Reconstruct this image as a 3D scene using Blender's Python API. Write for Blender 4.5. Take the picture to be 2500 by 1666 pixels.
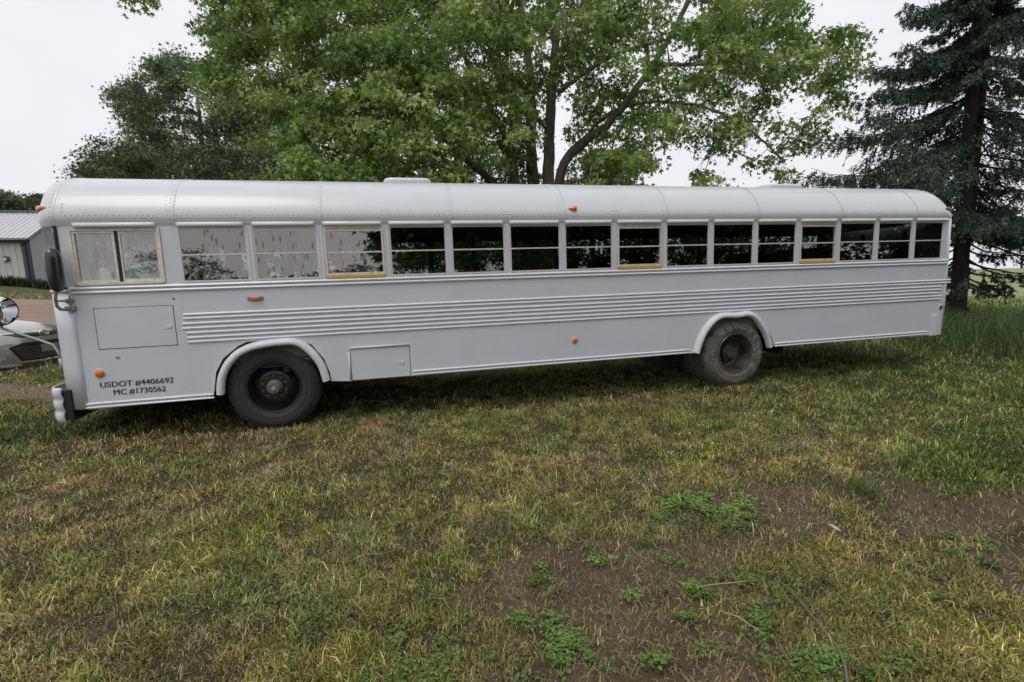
import bpy, math, random
import numpy as np
from mathutils import Vector, Matrix
random.seed(7); rng = np.random.default_rng(7)
for o in list(bpy.data.objects): bpy.data.objects.remove(o)
scene = bpy.context.scene; COL = scene.collection
# ---------------------------------------------------------------- camera
CAM = np.array([2.0318, -5.8509, 1.6384])
CR = np.array([0.96766, -0.24998, -0.03384]); CU = np.array([0.06442, 0.11519, 0.99125]); CF = np.array([0.24389, 0.96138, -0.12757])
cd = bpy.data.cameras.new('camera'); cam = bpy.data.objects.new('camera', cd); COL.objects.link(cam)
cd.sensor_width = 36; cd.lens = 36*1210.867/2500; cd.clip_end = 3000; cd.clip_start = 0.05
cam.matrix_world = Matrix(((CR[0],CU[0],-CF[0],CAM[0]),(CR[1],CU[1],-CF[1],CAM[1]),(CR[2],CU[2],-CF[2],CAM[2]),(0,0,0,1)))
scene.camera = cam
scene.render.resolution_x = 1024; scene.render.resolution_y = 682
# ---------------------------------------------------------------- overcast sky and soft sun
SUN_EL, SUN_AZ = math.radians(52), math.radians(215)
w = bpy.data.worlds.new('World'); scene.world = w; w.use_nodes = True
nt = w.node_tree; nt.nodes.clear()
def N(nt, t, **k):
    n = nt.nodes.new(t)
    for a, b in k.items(): setattr(n, a, b)
    return n
out = N(nt, 'ShaderNodeOutputWorld'); bg = N(nt, 'ShaderNodeBackground'); sky = N(nt, 'ShaderNodeTexSky', sky_type='NISHITA')
sky.sun_disc = False; sky.sun_elevation = SUN_EL; sky.sun_rotation = SUN_AZ; sky.air_density = 1.5; sky.dust_density = 4
tc = N(nt, 'ShaderNodeTexCoord'); no = N(nt, 'ShaderNodeTexNoise'); no.inputs['Scale'].default_value = 1.6; no.inputs['Detail'].default_value = 4
cr = N(nt, 'ShaderNodeValToRGB'); cr.color_ramp.elements[0].position = .3; cr.color_ramp.elements[1].position = .72
cr.color_ramp.elements[0].color = (8.1, 8.05, 8.55, 1); cr.color_ramp.elements[1].color = (9.5, 9.4, 9.9, 1)
mx = N(nt, 'ShaderNodeMix', data_type='RGBA'); mx.inputs[0].default_value = .92
nt.links.new(tc.outputs['Generated'], no.inputs['Vector']); nt.links.new(no.outputs['Fac'], cr.inputs[0])
nt.links.new(sky.outputs[0], mx.inputs[6]); nt.links.new(cr.outputs[0], mx.inputs[7]); nt.links.new(mx.outputs[2], bg.inputs[0])
bg.inputs[1].default_value = 0.1; nt.links.new(bg.outputs[0], out.inputs[0])
sl = bpy.data.lights.new('sun', 'SUN'); so = bpy.data.objects.new('sun', sl); COL.objects.link(so)
sl.energy = 0.9; sl.angle = math.radians(22); sl.color = (1, .97, .92)
so.rotation_euler = Vector((-0.30, -0.30, .9)).to_track_quat('Z', 'Y').to_euler()
scene.view_settings.view_transform = 'Standard'; scene.view_settings.look = 'None'; scene.view_settings.exposure = 0.07; scene.view_settings.gamma = 1
scene.render.engine = 'CYCLES'; scene.cycles.transparent_max_bounces = 16
# ---------------------------------------------------------------- helpers
def ray(px, py): return CF + (px-1250)/1210.867*CR + (833-py)/1210.867*CU
def at(px, py, depth): return CAM + ray(px, py)*depth           # photograph pixel (2500 wide) at a real distance
def dat(x, y, depth): return at(x*1.0625, y*1.0625, depth)
def S(v, a, b):
    t = np.clip((v-a)/(b-a), 0, 1); return t*t*(3-2*t)
def hgt(x, y):
    x = np.asarray(x, float); y = np.asarray(y, float)
    u = -.49*(x-CAM[0]) + .872*(y-CAM[1])
    h = np.interp(u, [6, 7, 8.5, 14, 200, 900], [0, .1, .35, .66, 10.7, 12])
    u2 = np.clip(.845*(x-CAM[0]) + .534*(y-CAM[1]) - 14, 0, None)
    side = S(-.872*(x-CAM[0]) - .49*(y-CAM[1]) + 12, 0, 16)      # ramp belongs to the left
    h = h*side - .0099*u2*(1-side*.9)
    h = h + .045*S(4-x, 0, 2.5)*S(y+3, 0, 2)
    return h
def hs(v):
    s = np.sin(v*np.array(127.1))*43758.5453; return s-np.floor(s)
def vn(x, y, z=0., sc=1., seed=0):
    x = np.asarray(x, float)*sc+seed*17.3; y = np.asarray(y, float)*sc+seed*5.1; z = np.asarray(z, float)*sc+0*x
    xi, yi, zi = np.floor(x), np.floor(y), np.floor(z); fx, fy, fz = x-xi, y-yi, z-zi
    fx, fy, fz = fx*fx*(3-2*fx), fy*fy*(3-2*fy), fz*fz*(3-2*fz)
    def h(a, b, c):
        q = np.sin(a*127.1+b*311.7+c*74.7)*43758.5453; return q-np.floor(q)
    r = 0
    for i in (0, 1):
        for j in (0, 1):
            for k in (0, 1):
                r = r + h(xi+i, yi+j, zi+k)*(fx if i else 1-fx)*(fy if j else 1-fy)*(fz if k else 1-fz)
    return r
def fbm(x, y, z=0., sc=1., seed=0): return (vn(x, y, z, sc, seed)*.55+vn(x, y, z, sc*2.1, seed+3)*.3+vn(x, y, z, sc*4.3, seed+7)*.15)

def mat(name, col, rough=.6, metal=0., var=.0, vscale=5., bump=0., bscale=30., attr=None, trans=0., spec=.5, coat=0., col2=None, stretch=None):
    m = bpy.data.materials.new(name); m.use_nodes = True; t = m.node_tree; b = t.nodes['Principled BSDF']
    b.inputs['Base Color'].default_value = (*col, 1); b.inputs['Roughness'].default_value = rough; b.inputs['Metallic'].default_value = metal
    b.inputs['Specular IOR Level'].default_value = spec; b.inputs['Coat Weight'].default_value = coat; b.inputs['Coat Roughness'].default_value = .08
    src = None
    c = N(t, 'ShaderNodeTexCoord'); vec = c.outputs['Object']
    if stretch:
        mp = N(t, 'ShaderNodeMapping'); mp.inputs['Scale'].default_value = stretch; t.links.new(vec, mp.inputs[0]); vec = mp.outputs[0]
    if attr:
        a = N(t, 'ShaderNodeAttribute', attribute_name=attr); src = a.outputs['Color']
    if var > 0 or col2:
        n = N(t, 'ShaderNodeTexNoise'); n.inputs['Scale'].default_value = vscale; n.inputs['Detail'].default_value = 6; n.inputs['Roughness'].default_value = .65
        t.links.new(vec, n.inputs['Vector'])
        r = N(t, 'ShaderNodeValToRGB'); r.color_ramp.elements[0].position = .32; r.color_ramp.elements[1].position = .68
        c2 = col2 or tuple(x*(1-var) for x in col)
        r.color_ramp.elements[0].color = (*c2, 1); r.color_ramp.elements[1].color = (*[min(1, x*(1+var*.4)) for x in col], 1)
        t.links.new(n.outputs['Fac'], r.inputs[0])
        if src is not None:
            k = N(t, 'ShaderNodeMix', data_type='RGBA', blend_type='MULTIPLY'); k.inputs[0].default_value = 1
            t.links.new(src, k.inputs[6]); t.links.new(r.outputs[0], k.inputs[7]); src = k.outputs[2]
        else: src = r.outputs[0]
    if src is not None: t.links.new(src, b.inputs['Base Color'])
    if bump > 0:
        n2 = N(t, 'ShaderNodeTexNoise'); n2.inputs['Scale'].default_value = bscale; n2.inputs['Detail'].default_value = 5
        t.links.new(vec, n2.inputs['Vector'])
        bp = N(t, 'ShaderNodeBump'); bp.inputs['Strength'].default_value = bump; bp.inputs['Distance'].default_value = .02
        t.links.new(n2.outputs['Fac'], bp.inputs['Height']); t.links.new(bp.outputs[0], b.inputs['Normal'])
    if trans > 0:
        o = t.nodes['Material Output']; tr = N(t, 'ShaderNodeBsdfTranslucent'); ms = N(t, 'ShaderNodeMixShader'); ms.inputs[0].default_value = trans
        if src is not None: t.links.new(src, tr.inputs[0])
        else: tr.inputs[0].default_value = (*col, 1)
        t.links.new(b.outputs[0], ms.inputs[1]); t.links.new(tr.outputs[0], ms.inputs[2]); t.links.new(ms.outputs[0], o.inputs[0])
    return m
def glassmat(name, tint, refl, fog=0., drips=False, fogcol=(.6, .63, .62)):
    m = bpy.data.materials.new(name); m.use_nodes = True; t = m.node_tree; t.nodes.clear()
    o = N(t, 'ShaderNodeOutputMaterial'); tr = N(t, 'ShaderNodeBsdfTransparent'); tr.inputs[0].default_value = (*tint, 1)
    gl = N(t, 'ShaderNodeBsdfGlossy'); gl.inputs['Roughness'].default_value = .015; gl.inputs['Color'].default_value = (.90, .84, .82, 1)
    ms = N(t, 'ShaderNodeMixShader'); base = tr.outputs[0]; c = N(t, 'ShaderNodeTexCoord')
    if fog > 0:
        df = N(t, 'ShaderNodeBsdfDiffuse'); df.inputs[0].default_value = (*fogcol, 1)
        tl = N(t, 'ShaderNodeBsdfTranslucent'); tl.inputs[0].default_value = (*fogcol, 1)
        m1 = N(t, 'ShaderNodeMixShader'); m1.inputs[0].default_value = .6; t.links.new(df.outputs[0], m1.inputs[1]); t.links.new(tl.outputs[0], m1.inputs[2])
        n = N(t, 'ShaderNodeTexNoise'); n.inputs['Scale'].default_value = 1; n.inputs['Detail'].default_value = 5
        mp = N(t, 'ShaderNodeMapping'); mp.inputs['Scale'].default_value = (22, 22, 5); t.links.new(c.outputs['Object'], mp.inputs[0]); t.links.new(mp.outputs[0], n.inputs[0])
        r = N(t, 'ShaderNodeMapRange'); r.inputs[1].default_value = .35; r.inputs[2].default_value = .7; r.inputs[3].default_value = fog*.45; r.inputs[4].default_value = fog*1.2
        t.links.new(n.outputs['Fac'], r.inputs[0]); m2 = N(t, 'ShaderNodeMixShader'); t.links.new(r.outputs[0], m2.inputs[0]); t.links.new(base, m2.inputs[1]); t.links.new(m1.outputs[0], m2.inputs[2]); base = m2.outputs[0]
    t.links.new(base, ms.inputs[1]); t.links.new(gl.outputs[0], ms.inputs[2]); ms.inputs[0].default_value = refl
    n3 = N(t, 'ShaderNodeTexNoise'); n3.inputs['Scale'].default_value = 2.2; t.links.new(c.outputs['Object'], n3.inputs[0])
    bp = N(t, 'ShaderNodeBump'); bp.inputs['Strength'].default_value = .03; bp.inputs['Distance'].default_value = .02; t.links.new(n3.outputs['Fac'], bp.inputs['Height']); t.links.new(bp.outputs[0], gl.inputs['Normal'])
    if drips:
        mp2 = N(t, 'ShaderNodeMapping'); mp2.inputs['Scale'].default_value = (26, 26, 7); mp2.inputs['Rotation'].default_value = (0, -.12, 0)
        t.links.new(c.outputs['Object'], mp2.inputs[0]); vo = N(t, 'ShaderNodeTexVoronoi'); vo.inputs['Scale'].default_value = 1; vo.inputs['Randomness'].default_value = 1
        n4 = N(t, 'ShaderNodeTexNoise'); n4.inputs['Scale'].default_value = 2; mv = N(t, 'ShaderNodeMix', data_type='RGBA'); mv.inputs[0].default_value = .12
        t.links.new(mp2.outputs[0], n4.inputs[0]); t.links.new(mp2.outputs[0], mv.inputs[6]); t.links.new(n4.outputs['Color'], mv.inputs[7]); t.links.new(mv.outputs[2], vo.inputs['Vector'])
        r = N(t, 'ShaderNodeMapRange'); r.inputs[1].default_value = .17; r.inputs[2].default_value = .30; r.inputs[3].default_value = refl*.5; r.inputs[4].default_value = refl
        t.links.new(vo.outputs['Distance'], r.inputs[0]); t.links.new(r.outputs[0], ms.inputs[0])
    t.links.new(ms.outputs[0], o.inputs[0])
    return m

class MB:
    def __init__(s): s.v = []; s.f = []
    def add(s, vs, fs):
        o = len(s.v); s.v += [tuple(map(float, q)) for q in vs]; s.f += [tuple(i+o for i in f) for f in fs]; return s
    def box(s, x0, x1, y0, y1, z0, z1):
        return s.add([(x0,y0,z0),(x1,y0,z0),(x1,y1,z0),(x0,y1,z0),(x0,y0,z1),(x1,y0,z1),(x1,y1,z1),(x0,y1,z1)], [(0,3,2,1),(4,5,6,7),(0,1,5,4),(1,2,6,5),(2,3,7,6),(3,0,4,7)])
    def obox(s, c, ax, ay, az):
        c, ax, ay, az = map(np.asarray, (c, ax, ay, az)); vs = [c+i*ax+j*ay+k*az for k in (-1, 1) for i, j in ((-1,-1),(1,-1),(1,1),(-1,1))]
        return s.add(vs, [(0,3,2,1),(4,5,6,7),(0,1,5,4),(1,2,6,5),(2,3,7,6),(3,0,4,7)])
    def prism(s, poly, y0, y1):          # polygon in x,z extruded along y
        n = len(poly); vs = [(x, y0, z) for x, z in poly]+[(x, y1, z) for x, z in poly]
        return s.add(vs, [tuple(range(n)), tuple(range(2*n-1, n-1, -1))]+[(i, i+n, (i+1)%n+n, (i+1)%n) for i in range(n)])
    def tube(s, pts, rad, seg=8, cap=True):
        pts = [np.asarray(p, float) for p in pts]; n = len(pts)
        if np.isscalar(rad): rad = [rad]*n
        vs = []; ref = None
        for i, p in enumerate(pts):
            t = pts[min(i+1, n-1)]-pts[max(i-1, 0)]; t = t/(np.linalg.norm(t)+1e-9)
            if ref is None: ref = np.array([0, 0, 1.]) if abs(t[2]) < .9 else np.array([1., 0, 0])
            a = np.cross(ref, t); a /= np.linalg.norm(a)+1e-9; b = np.cross(t, a); ref = b
            # keep frame continuous
            for k in range(seg):
                q = 2*math.pi*k/seg; vs.append(p+rad[i]*(a*math.cos(q)+b*math.sin(q)))
            ref = b
        fs = [(i*seg+k, i*seg+(k+1)%seg, (i+1)*seg+(k+1)%seg, (i+1)*seg+k) for i in range(n-1) for k in range(seg)]
        if cap: fs += [tuple(range(seg-1, -1, -1)), tuple((n-1)*seg+k for k in range(seg))]
        return s.add(vs, fs)
    def lathe(s, prof, c, seg=48, sy=1, ax='y'):      # prof (r, d): d along axis from c
        vs = []; n = len(prof)
        for r, d in prof:
            for k in range(seg):
                q = 2*math.pi*k/seg; a, b = r*math.cos(q), r*math.sin(q)
                vs.append((c[0]+a, c[1]+sy*d, c[2]+b) if ax == 'y' else (c[0]+sy*d, c[1]+a, c[2]+b) if ax == 'x' else (c[0]+a, c[1]+b, c[2]+sy*d))
        return s.add(vs, [(i*seg+k, i*seg+(k+1)%seg, (i+1)*seg+(k+1)%seg, (i+1)*seg+k) for i in range(n-1) for k in range(seg)])
    def grid(s, rows):
        n, m = len(rows), len(rows[0]); return s.add([p for r in rows for p in r], [(i*m+j, i*m+j+1, (i+1)*m+j+1, (i+1)*m+j) for i in range(n-1) for j in range(m-1)])
    def dome(s, c, nrm, r, h=None, seg=6):
        nrm = np.asarray(nrm, float); nrm /= np.linalg.norm(nrm); a = np.cross(nrm, [0, 0, 1.] if abs(nrm[2]) < .9 else [1., 0, 0]); a /= np.linalg.norm(a); b = np.cross(nrm, a); h = h or r*.6; c = np.asarray(c, float)
        vs = [c+r*(a*math.cos(q)+b*math.sin(q)) for q in [2*math.pi*k/seg for k in range(seg)]]+[c+.7*r*(a*math.cos(q)+b*math.sin(q))+nrm*h*.7 for q in [2*math.pi*k/seg for k in range(seg)]]+[c+nrm*h]
        return s.add(vs, [(k, (k+1)%seg, seg+(k+1)%seg, seg+k) for k in range(seg)]+[(seg+k, seg+(k+1)%seg, 2*seg) for k in range(seg)])
    def build(s, name, m, parent=None, smooth=False, bevel=0, fix=True, auto=None):
        me = bpy.data.meshes.new(name); me.from_pydata(s.v, [], s.f); me.validate()
        if fix:
            import bmesh
            b = bmesh.new(); b.from_mesh(me); bmesh.ops.recalc_face_normals(b, faces=b.faces); b.to_mesh(me); b.free()
        o = bpy.data.objects.new(name, me); COL.objects.link(o)
        for q in (m if isinstance(m, (list, tuple)) else [m]): me.materials.append(q)
        if smooth: me.shade_smooth()
        if auto is not None: me.shade_smooth(); me.set_sharp_from_angle(angle=math.radians(auto))
        if bevel: bm = o.modifiers.new('bevel', 'BEVEL'); bm.width = bevel; bm.segments = 2; bm.limit_method = 'ANGLE'; bm.angle_limit = math.radians(40)
        if parent: o.parent = parent; o.matrix_parent_inverse = parent_inv(parent)
        return o
def parent_inv(p):
    M = Matrix.Identity(4); q = p; chain = []
    while q: chain.append(q); q = q.parent
    for q in reversed(chain): M = M @ q.matrix_parent_inverse @ q.matrix_basis
    return M.inverted()
def np_mesh(name, m, V, F, cols=None, parent=None, smooth=False):
    """V (n,3); F list of int arrays (k,3|4)"""
    me = bpy.data.meshes.new(name); V = np.asarray(V, np.float32); me.vertices.add(len(V)); me.vertices.foreach_set('co', V.ravel())
    li = np.concatenate([f.ravel() for f in F]).astype(np.int32); cnt = np.concatenate([np.full(len(f), f.shape[1]) for f in F]).astype(np.int32)
    st = np.concatenate([[0], np.cumsum(cnt)[:-1]]).astype(np.int32)
    me.loops.add(len(li)); me.loops.foreach_set('vertex_index', li); me.polygons.add(len(cnt)); me.polygons.foreach_set('loop_start', st)
    me.update(calc_edges=True)
    if cols is not None:
        a = me.color_attributes.new('col', 'FLOAT_COLOR', 'POINT'); a.data.foreach_set('color', np.c_[cols, np.ones(len(cols))].astype(np.float32).ravel())
    o = bpy.data.objects.new(name, me); COL.objects.link(o); me.materials.append(m)
    if smooth: me.shade_smooth()
    if parent: o.parent = parent; o.matrix_parent_inverse = parent_inv(parent)
    return o
def tag(o, label=None, cat=None, group=None, kind=None):
    if label: o['label'] = label
    if cat: o['category'] = cat
    if group: o['group'] = group
    if kind: o['kind'] = kind
    return o
def empty(name, loc, label, cat, group=None, rz=0):
    o = bpy.data.objects.new(name, None); COL.objects.link(o); o.location = loc; o.rotation_euler = (0, 0, rz); o.empty_display_size = .3
    return tag(o, label, cat, group)
def text_mesh(body, size, offset=0., extrude=.001, spacing=1.):
    c = bpy.data.curves.new('t', 'FONT'); c.body = body; c.size = size; c.offset = offset; c.extrude = extrude; c.space_character = spacing; c.align_x = 'LEFT'; c.resolution_u = 3
    o = bpy.data.objects.new('t', c); me = bpy.data.meshes.new_from_object(o)
    V = np.array([v.co[:] for v in me.vertices]).reshape(-1, 3); F = [tuple(p.vertices) for p in me.polygons]
    bpy.data.objects.remove(o); bpy.data.meshes.remove(me); return V, F
# ================================================================ GROUND
def G(px, py):
    d = ray(px, py); t = (0-CAM[2])/d[2]; return (CAM+t*d)[:2]
def ell(x, y, cx, cy, rx, ry, a=0.):
    c, s = math.cos(a), math.sin(a); u = ((x-cx)*c+(y-cy)*s)/rx; v = (-(x-cx)*s+(y-cy)*c)/ry; return u*u+v*v
DIRT = [(*G(1330,1450), .62, .42, .2), (*G(1480,1590), .75, .4, .1), (*G(1230,1640), .35, .3, 0), (*G(2350,1235), .85, .24, .1), (*G(1900,1215), .55, .17, -.1), (*G(2480,1400), .35, .3, 0), (*G(1700,1500), .5, .3, 0), (*G(1600,1370), .5, .2, 0), (*G(1900,1300), .5, .22, 0), (*G(1700,1640), .5, .3, 0), (*G(2150,1190), .5, .16, 0)]
def dirt(x, y):
    x = np.asarray(x, float); y = np.asarray(y, float); d = np.full(x.shape, 9.)
    wx = x+.5*(fbm(x, y, 0, 2.2, 5)-.5); wy = y+.5*(fbm(x, y, 0, 2.2, 9)-.5)
    for e in DIRT: d = np.minimum(d, ell(wx, wy, *e))
    m = S(1.35-d, 0, .6)
    m = np.maximum(m, S(.30-fbm(x, y, 0, 3.1, 21), 0, .10)*.8*(np.hypot(x-CAM[0], y-CAM[1]) < 7))
    t = np.abs((y-.2)-(-2.7-x)*.9-1.9+.35*np.sin(x*1.3)); m = np.maximum(m, S(.42-t+.4*(fbm(x, y, 0, 2.5, 2)-.5), 0, .3)*(x < -1.9)*(x > -5.5)*.95)
    return m
def green(x, y):
    """0 dry straw .. 1 lush green"""
    x = np.asarray(x, float); y = np.asarray(y, float)
    g = fbm(x, y, 0, .55, 31)*.4+fbm(x, y, 0, 3.1, 37)*.8-.13
    g = g+.25*S(x, 5, 9)+.12*S(y, -2.5, 0)*S(x, 1.5, 4)
    g = g+.6*S(1.5-ell(x, y, -2.1, .45, 1.0, .5), 0, 1)
    gx, gy = G(2440, 1110); g = g+.5*S(1.6-ell(x, y, gx, gy, 1.3, .5, .3), 0, 1)
    g = g-.16*S(1.4-ell(x, y, .2, -.9, 2.6, 1.2), 0, 1)-.1*S(1.2-ell(x, y, 4.6, -2.2, 1.6, .8), 0, 1)
    return np.clip(g, 0, 1)
def axis(lo, hi, fine, step):
    a = list(np.arange(lo, hi+1e-6, fine)); s = step; q = hi
    while q < 900: q += s; s *= 1.16; a.append(q)
    s = step; q = lo
    while q > -900: q -= s; s *= 1.16; a.insert(0, q)
    return np.array(a)
ax = axis(-6, 12, .07, .2); ay = axis(-5.6, 5, .07, .2)
gx, gy = np.meshgrid(ax, ay); near = (np.hypot(gx-CAM[0], gy-CAM[1]) < 30)
gz = hgt(gx, gy)+near*((fbm(gx, gy, 0, 1.7, 3)-.5)*.035+(fbm(gx, gy, 0, 9, 4)-.5)*.018)-.012
d = dirt(gx, gy)*near; g = green(gx, gy)
soil = np.array([.185, .134, .094]); soil2 = np.array([.080, .056, .038]); thatch = np.array([.075, .06, .033]); gr = np.array([.05, .06, .02]); field = np.array([.30, .36, .15])
ns = fbm(gx, gy, 0, 6, 8)[..., None]
c = (thatch*(1-g[..., None])+gr*g[..., None])*(.7+.6*ns)
trk = (gx < -1.9)[..., None]; c = c*(1-d[..., None])+(np.where(trk, soil*1.6, soil)*ns+np.where(trk, soil*1.3, soil2)*(1-ns))*d[..., None]
dist = np.hypot(gx-CAM[0], gy-CAM[1]); far = S(dist, 16, 34)[..., None]
side = S(gx, -4, 10)[..., None]
fc = np.array([.085, .10, .03])*(1-side)+field*side; fn = fbm(gx, gy*3, 0, .05, 3)[..., None]
c = c*(1-far)+fc*(.8+.4*fn)*far
idx = np.arange(gx.size).reshape(gx.shape); F = np.stack([idx[:-1,:-1], idx[:-1,1:], idx[1:,1:], idx[1:,:-1]], -1).reshape(-1, 4)
M_ground = mat('soil_and_turf', (1, 1, 1), .92, attr='col', var=.45, vscale=38, bump=.8, bscale=55, spec=.25)
ground = tag(np_mesh('ground', M_ground, np.c_[gx.ravel(), gy.ravel(), gz.ravel()], [F], c.reshape(-1, 3), smooth=True), 'lawn of thin mown grass, straw and bare brown earth', 'ground', kind='structure')
# gravel drive crossing behind the car, laid on the slope
ud = np.array([-.49, .872]); vd = np.array([.872, .49])
us = np.linspace(17.6, 30.5, 40); vs_ = np.linspace(-60, 16, 120); U, Vv = np.meshgrid(us, vs_)
Ue = U+.5*np.sin(Vv*.35)+.35*(vn(Vv, Vv*0, 0, .9, 3)-.5)
X = CAM[0]+Ue*ud[0]+Vv*vd[0]; Y = CAM[1]+Ue*ud[1]+Vv*vd[1]
idx = np.arange(U.size).reshape(U.shape); F = np.stack([idx[:-1,:-1], idx[:-1,1:], idx[1:,1:], idx[1:,:-1]], -1).reshape(-1, 4)
tr = (.75+.5*fbm(U*2.5, Vv*.25, 0, 1, 2))[..., None]
M_drive = mat('packed_gravel', (1, 1, 1), .95, attr='col', var=.3, vscale=9, bump=.5, bscale=25)
tag(np_mesh('driveway', M_drive, np.c_[X.ravel(), Y.ravel(), (hgt(X, Y)+.03).ravel()], [F], (np.array([.36, .25, .18])*tr).reshape(-1, 3), smooth=True), 'brown packed gravel drive with wheel tracks', 'driveway', kind='structure')

# ---------------------------------------------------------------- blades of grass
def blades(n, x, y, h, wd, lean, col, curl=.6):
    """n blades of 5 vertices, bent"""
    z = hgt(x, y)+(fbm(x, y, 0, 1.7, 3)-.5)*.035-.012
    a = rng.uniform(0, 2*np.pi, n); la = rng.uniform(0, 2*np.pi, n); dx, dy = np.cos(la), np.sin(la)
    wx, wy = -np.sin(a)*wd*.5, np.cos(a)*wd*.5
    l1 = h*lean*.35; l2 = h*lean
    z1 = h*np.sqrt(np.clip(1-(lean*.6)**2, .05, 1))*.55; z2 = h*np.sqrt(np.clip(1-lean**2, .03, 1))
    z2 = np.where(lean > .9, z1*rng.uniform(.3, 1, n), z2)
    P = np.zeros((n, 5, 3))
    P[:, 0] = np.c_[x-wx, y-wy, z-.004]; P[:, 1] = np.c_[x+wx, y+wy, z-.004]
    P[:, 2] = np.c_[x+dx*l1+wx*.8, y+dy*l1+wy*.8, z+z1]; P[:, 3] = np.c_[x+dx*l1-wx*.8, y+dy*l1-wy*.8, z+z1]
    P[:, 4] = np.c_[x+dx*l2, y+dy*l2, z+z2]
    i = np.arange(n)*5
    return P.reshape(-1, 3), [np.stack([i, i+1, i+2, i+3], 1), np.stack([i+3, i+2, i+4], 1)], np.repeat(col, 5, 0)
def join(parts):
    V = []; Q = []; T = []; C = []; o = 0
    for v, f, c in parts:
        V.append(v); C.append(c)
        for k in f: (Q if k.shape[1] == 4 else T).append(k+o)
        o += len(v)
    return np.concatenate(V), ([np.concatenate(Q)] if Q else [])+([np.concatenate(T)] if T else []), np.concatenate(C)
def wedge(n, r0, r1, a0=-52, a1=52):
    r = np.sqrt(rng.uniform(r0*r0, r1*r1, n)); th = np.radians(rng.uniform(a0, a1, n)); base = math.atan2(CF[0], CF[1])
    return CAM[0]+r*np.sin(base+th), CAM[1]+r*np.cos(base+th), r
straw = np.array([.60, .48, .25]); olive = np.array([.31, .315, .095]); grn = np.array([.25, .31, .065]); dk = np.array([.095, .175, .04])
def gcol(x, y, n):
    g = green(x, y)+rng.normal(0, .17, n); k = rng.random(n)
    c = np.where((g > .62)[:, None], grn, olive); c = np.where((g > .88)[:, None], dk*1.15, c); c = np.where((g < .30)[:, None], straw*.72, c)
    c = np.where((k < .14)[:, None], straw*rng.uniform(.6, 1.15, n)[:, None], c)
    yel = fbm(x, y, 0, 2.6, 55)[:, None]; c = c*(1+np.array([.45, .25, -.3])*(yel-.48)); mot = fbm(x, y, 0, 3.2, 71)[:, None]
    return c*(.30+1.45*rng.random(n)**1.35)[:, None]*(.62+.85*mot)
parts = []
for n, r0, r1, hm, wd in ((170000, 1.6, 3.4, .030, .0062), (230000, 3.3, 6.0, .033, .0078), (250000, 5.8, 10.5, .038, .0095), (120000, 10.3, 18, .055, .015), (60000, 17.5, 36, .08, .035)):
    x, y, r = wedge(n, r0, r1); dm = dirt(x, y)
    keep = rng.random(n) > dm*.92; u = (x-CAM[0])*ud[0]+(y-CAM[1])*ud[1]; vv = (x-CAM[0])*vd[0]+(y-CAM[1])*vd[1]
    keep &= ~((u > 17.4) & (u < 30.7) & (vv < 16)); keep &= ~((r > 6) & (y > .6) & (y < 1.7) & (x > -1) & (x < 10) & (rng.random(n) < .35))
    x, y, dm = x[keep], y[keep], dm[keep]; n = len(x); g = green(x, y)
    clump = S(fbm(x, y, 0, 6.5, 12)*.6+fbm(x, y, 0, 17, 14)*.4, .34, .66); kp = rng.random(n) > (1-clump)*.62; x, y, dm, g, clump = x[kp], y[kp], dm[kp], g[kp], clump[kp]; n = len(x)
    h = hm*rng.lognormal(0, .38, n)*(.45+1.05*clump)*(.9+.15*g); h = np.where(rng.random(n) < .012, h*2.0, h)
    lean = np.clip(rng.beta(2.6, .9, n)-.2*S(g, .6, .95), .1, .99)
    parts.append(blades(n, x, y, h, wd*rng.uniform(.6, 1.4, n), lean, gcol(x, y, n)*(.72+.42*clump)[:, None]))
# litter of dead clippings lying flat, also on the bare soil
for n, r0, r1 in ((30000, 1.6, 4.2), (26000, 4, 8)):
    x, y, r = wedge(n, r0, r1); kp = rng.random(n) < (.25+.75*fbm(x, y, 0, 2.4, 77)); x, y = x[kp], y[kp]; n = len(x)
    parts.append(blades(n, x, y, .05*rng.lognormal(0, .4, n), .0035*np.ones(n)*(1 if r0 < 3 else 1.6), rng.uniform(.93, .99, n), (straw*.8)*rng.uniform(.35, 1.25, n)[:, None]))
# taller tufts
def tuft(cx, cy, n, h, rad, colr, wd=.006):
    x = cx+rng.normal(0, rad, n); y = cy+rng.normal(0, rad, n)
    return blades(n, x, y, h*rng.uniform(.5, 1.2, n), wd*np.ones(n), rng.uniform(.15, .8, n), colr*rng.uniform(.7, 1.4, n)[:, None])
for px, py, n, h, rd in ((2090,1195,70,.15,.05), (2110,1200,40,.13,.06), (2010,1180,50,.10,.09), (2210,1185,80,.10,.10), (1600,1200,90,.11,.12), (1500,1230,60,.10,.1), (1330,1290,120,.09,.16), (1440,1280,90,.09,.15), (1250,1300,80,.09,.2), (700,1320,90,.08,.16), (560,1340,60,.08,.14), (330,1130,60,.07,.1)):
    x, y = G(px, py); parts.append(tuft(x, y, n, h, rd, np.array([.13, .19, .05])))
M_grass = mat('grass_blades', (1, 1, 1), .55, attr='col', trans=.25, spec=.35)
V, F, Cc = join(parts); tag(np_mesh('grass', M_grass, V, F, Cc), 'short patchy mown grass, part dry straw, part green', 'grass', kind='stuff')
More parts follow.
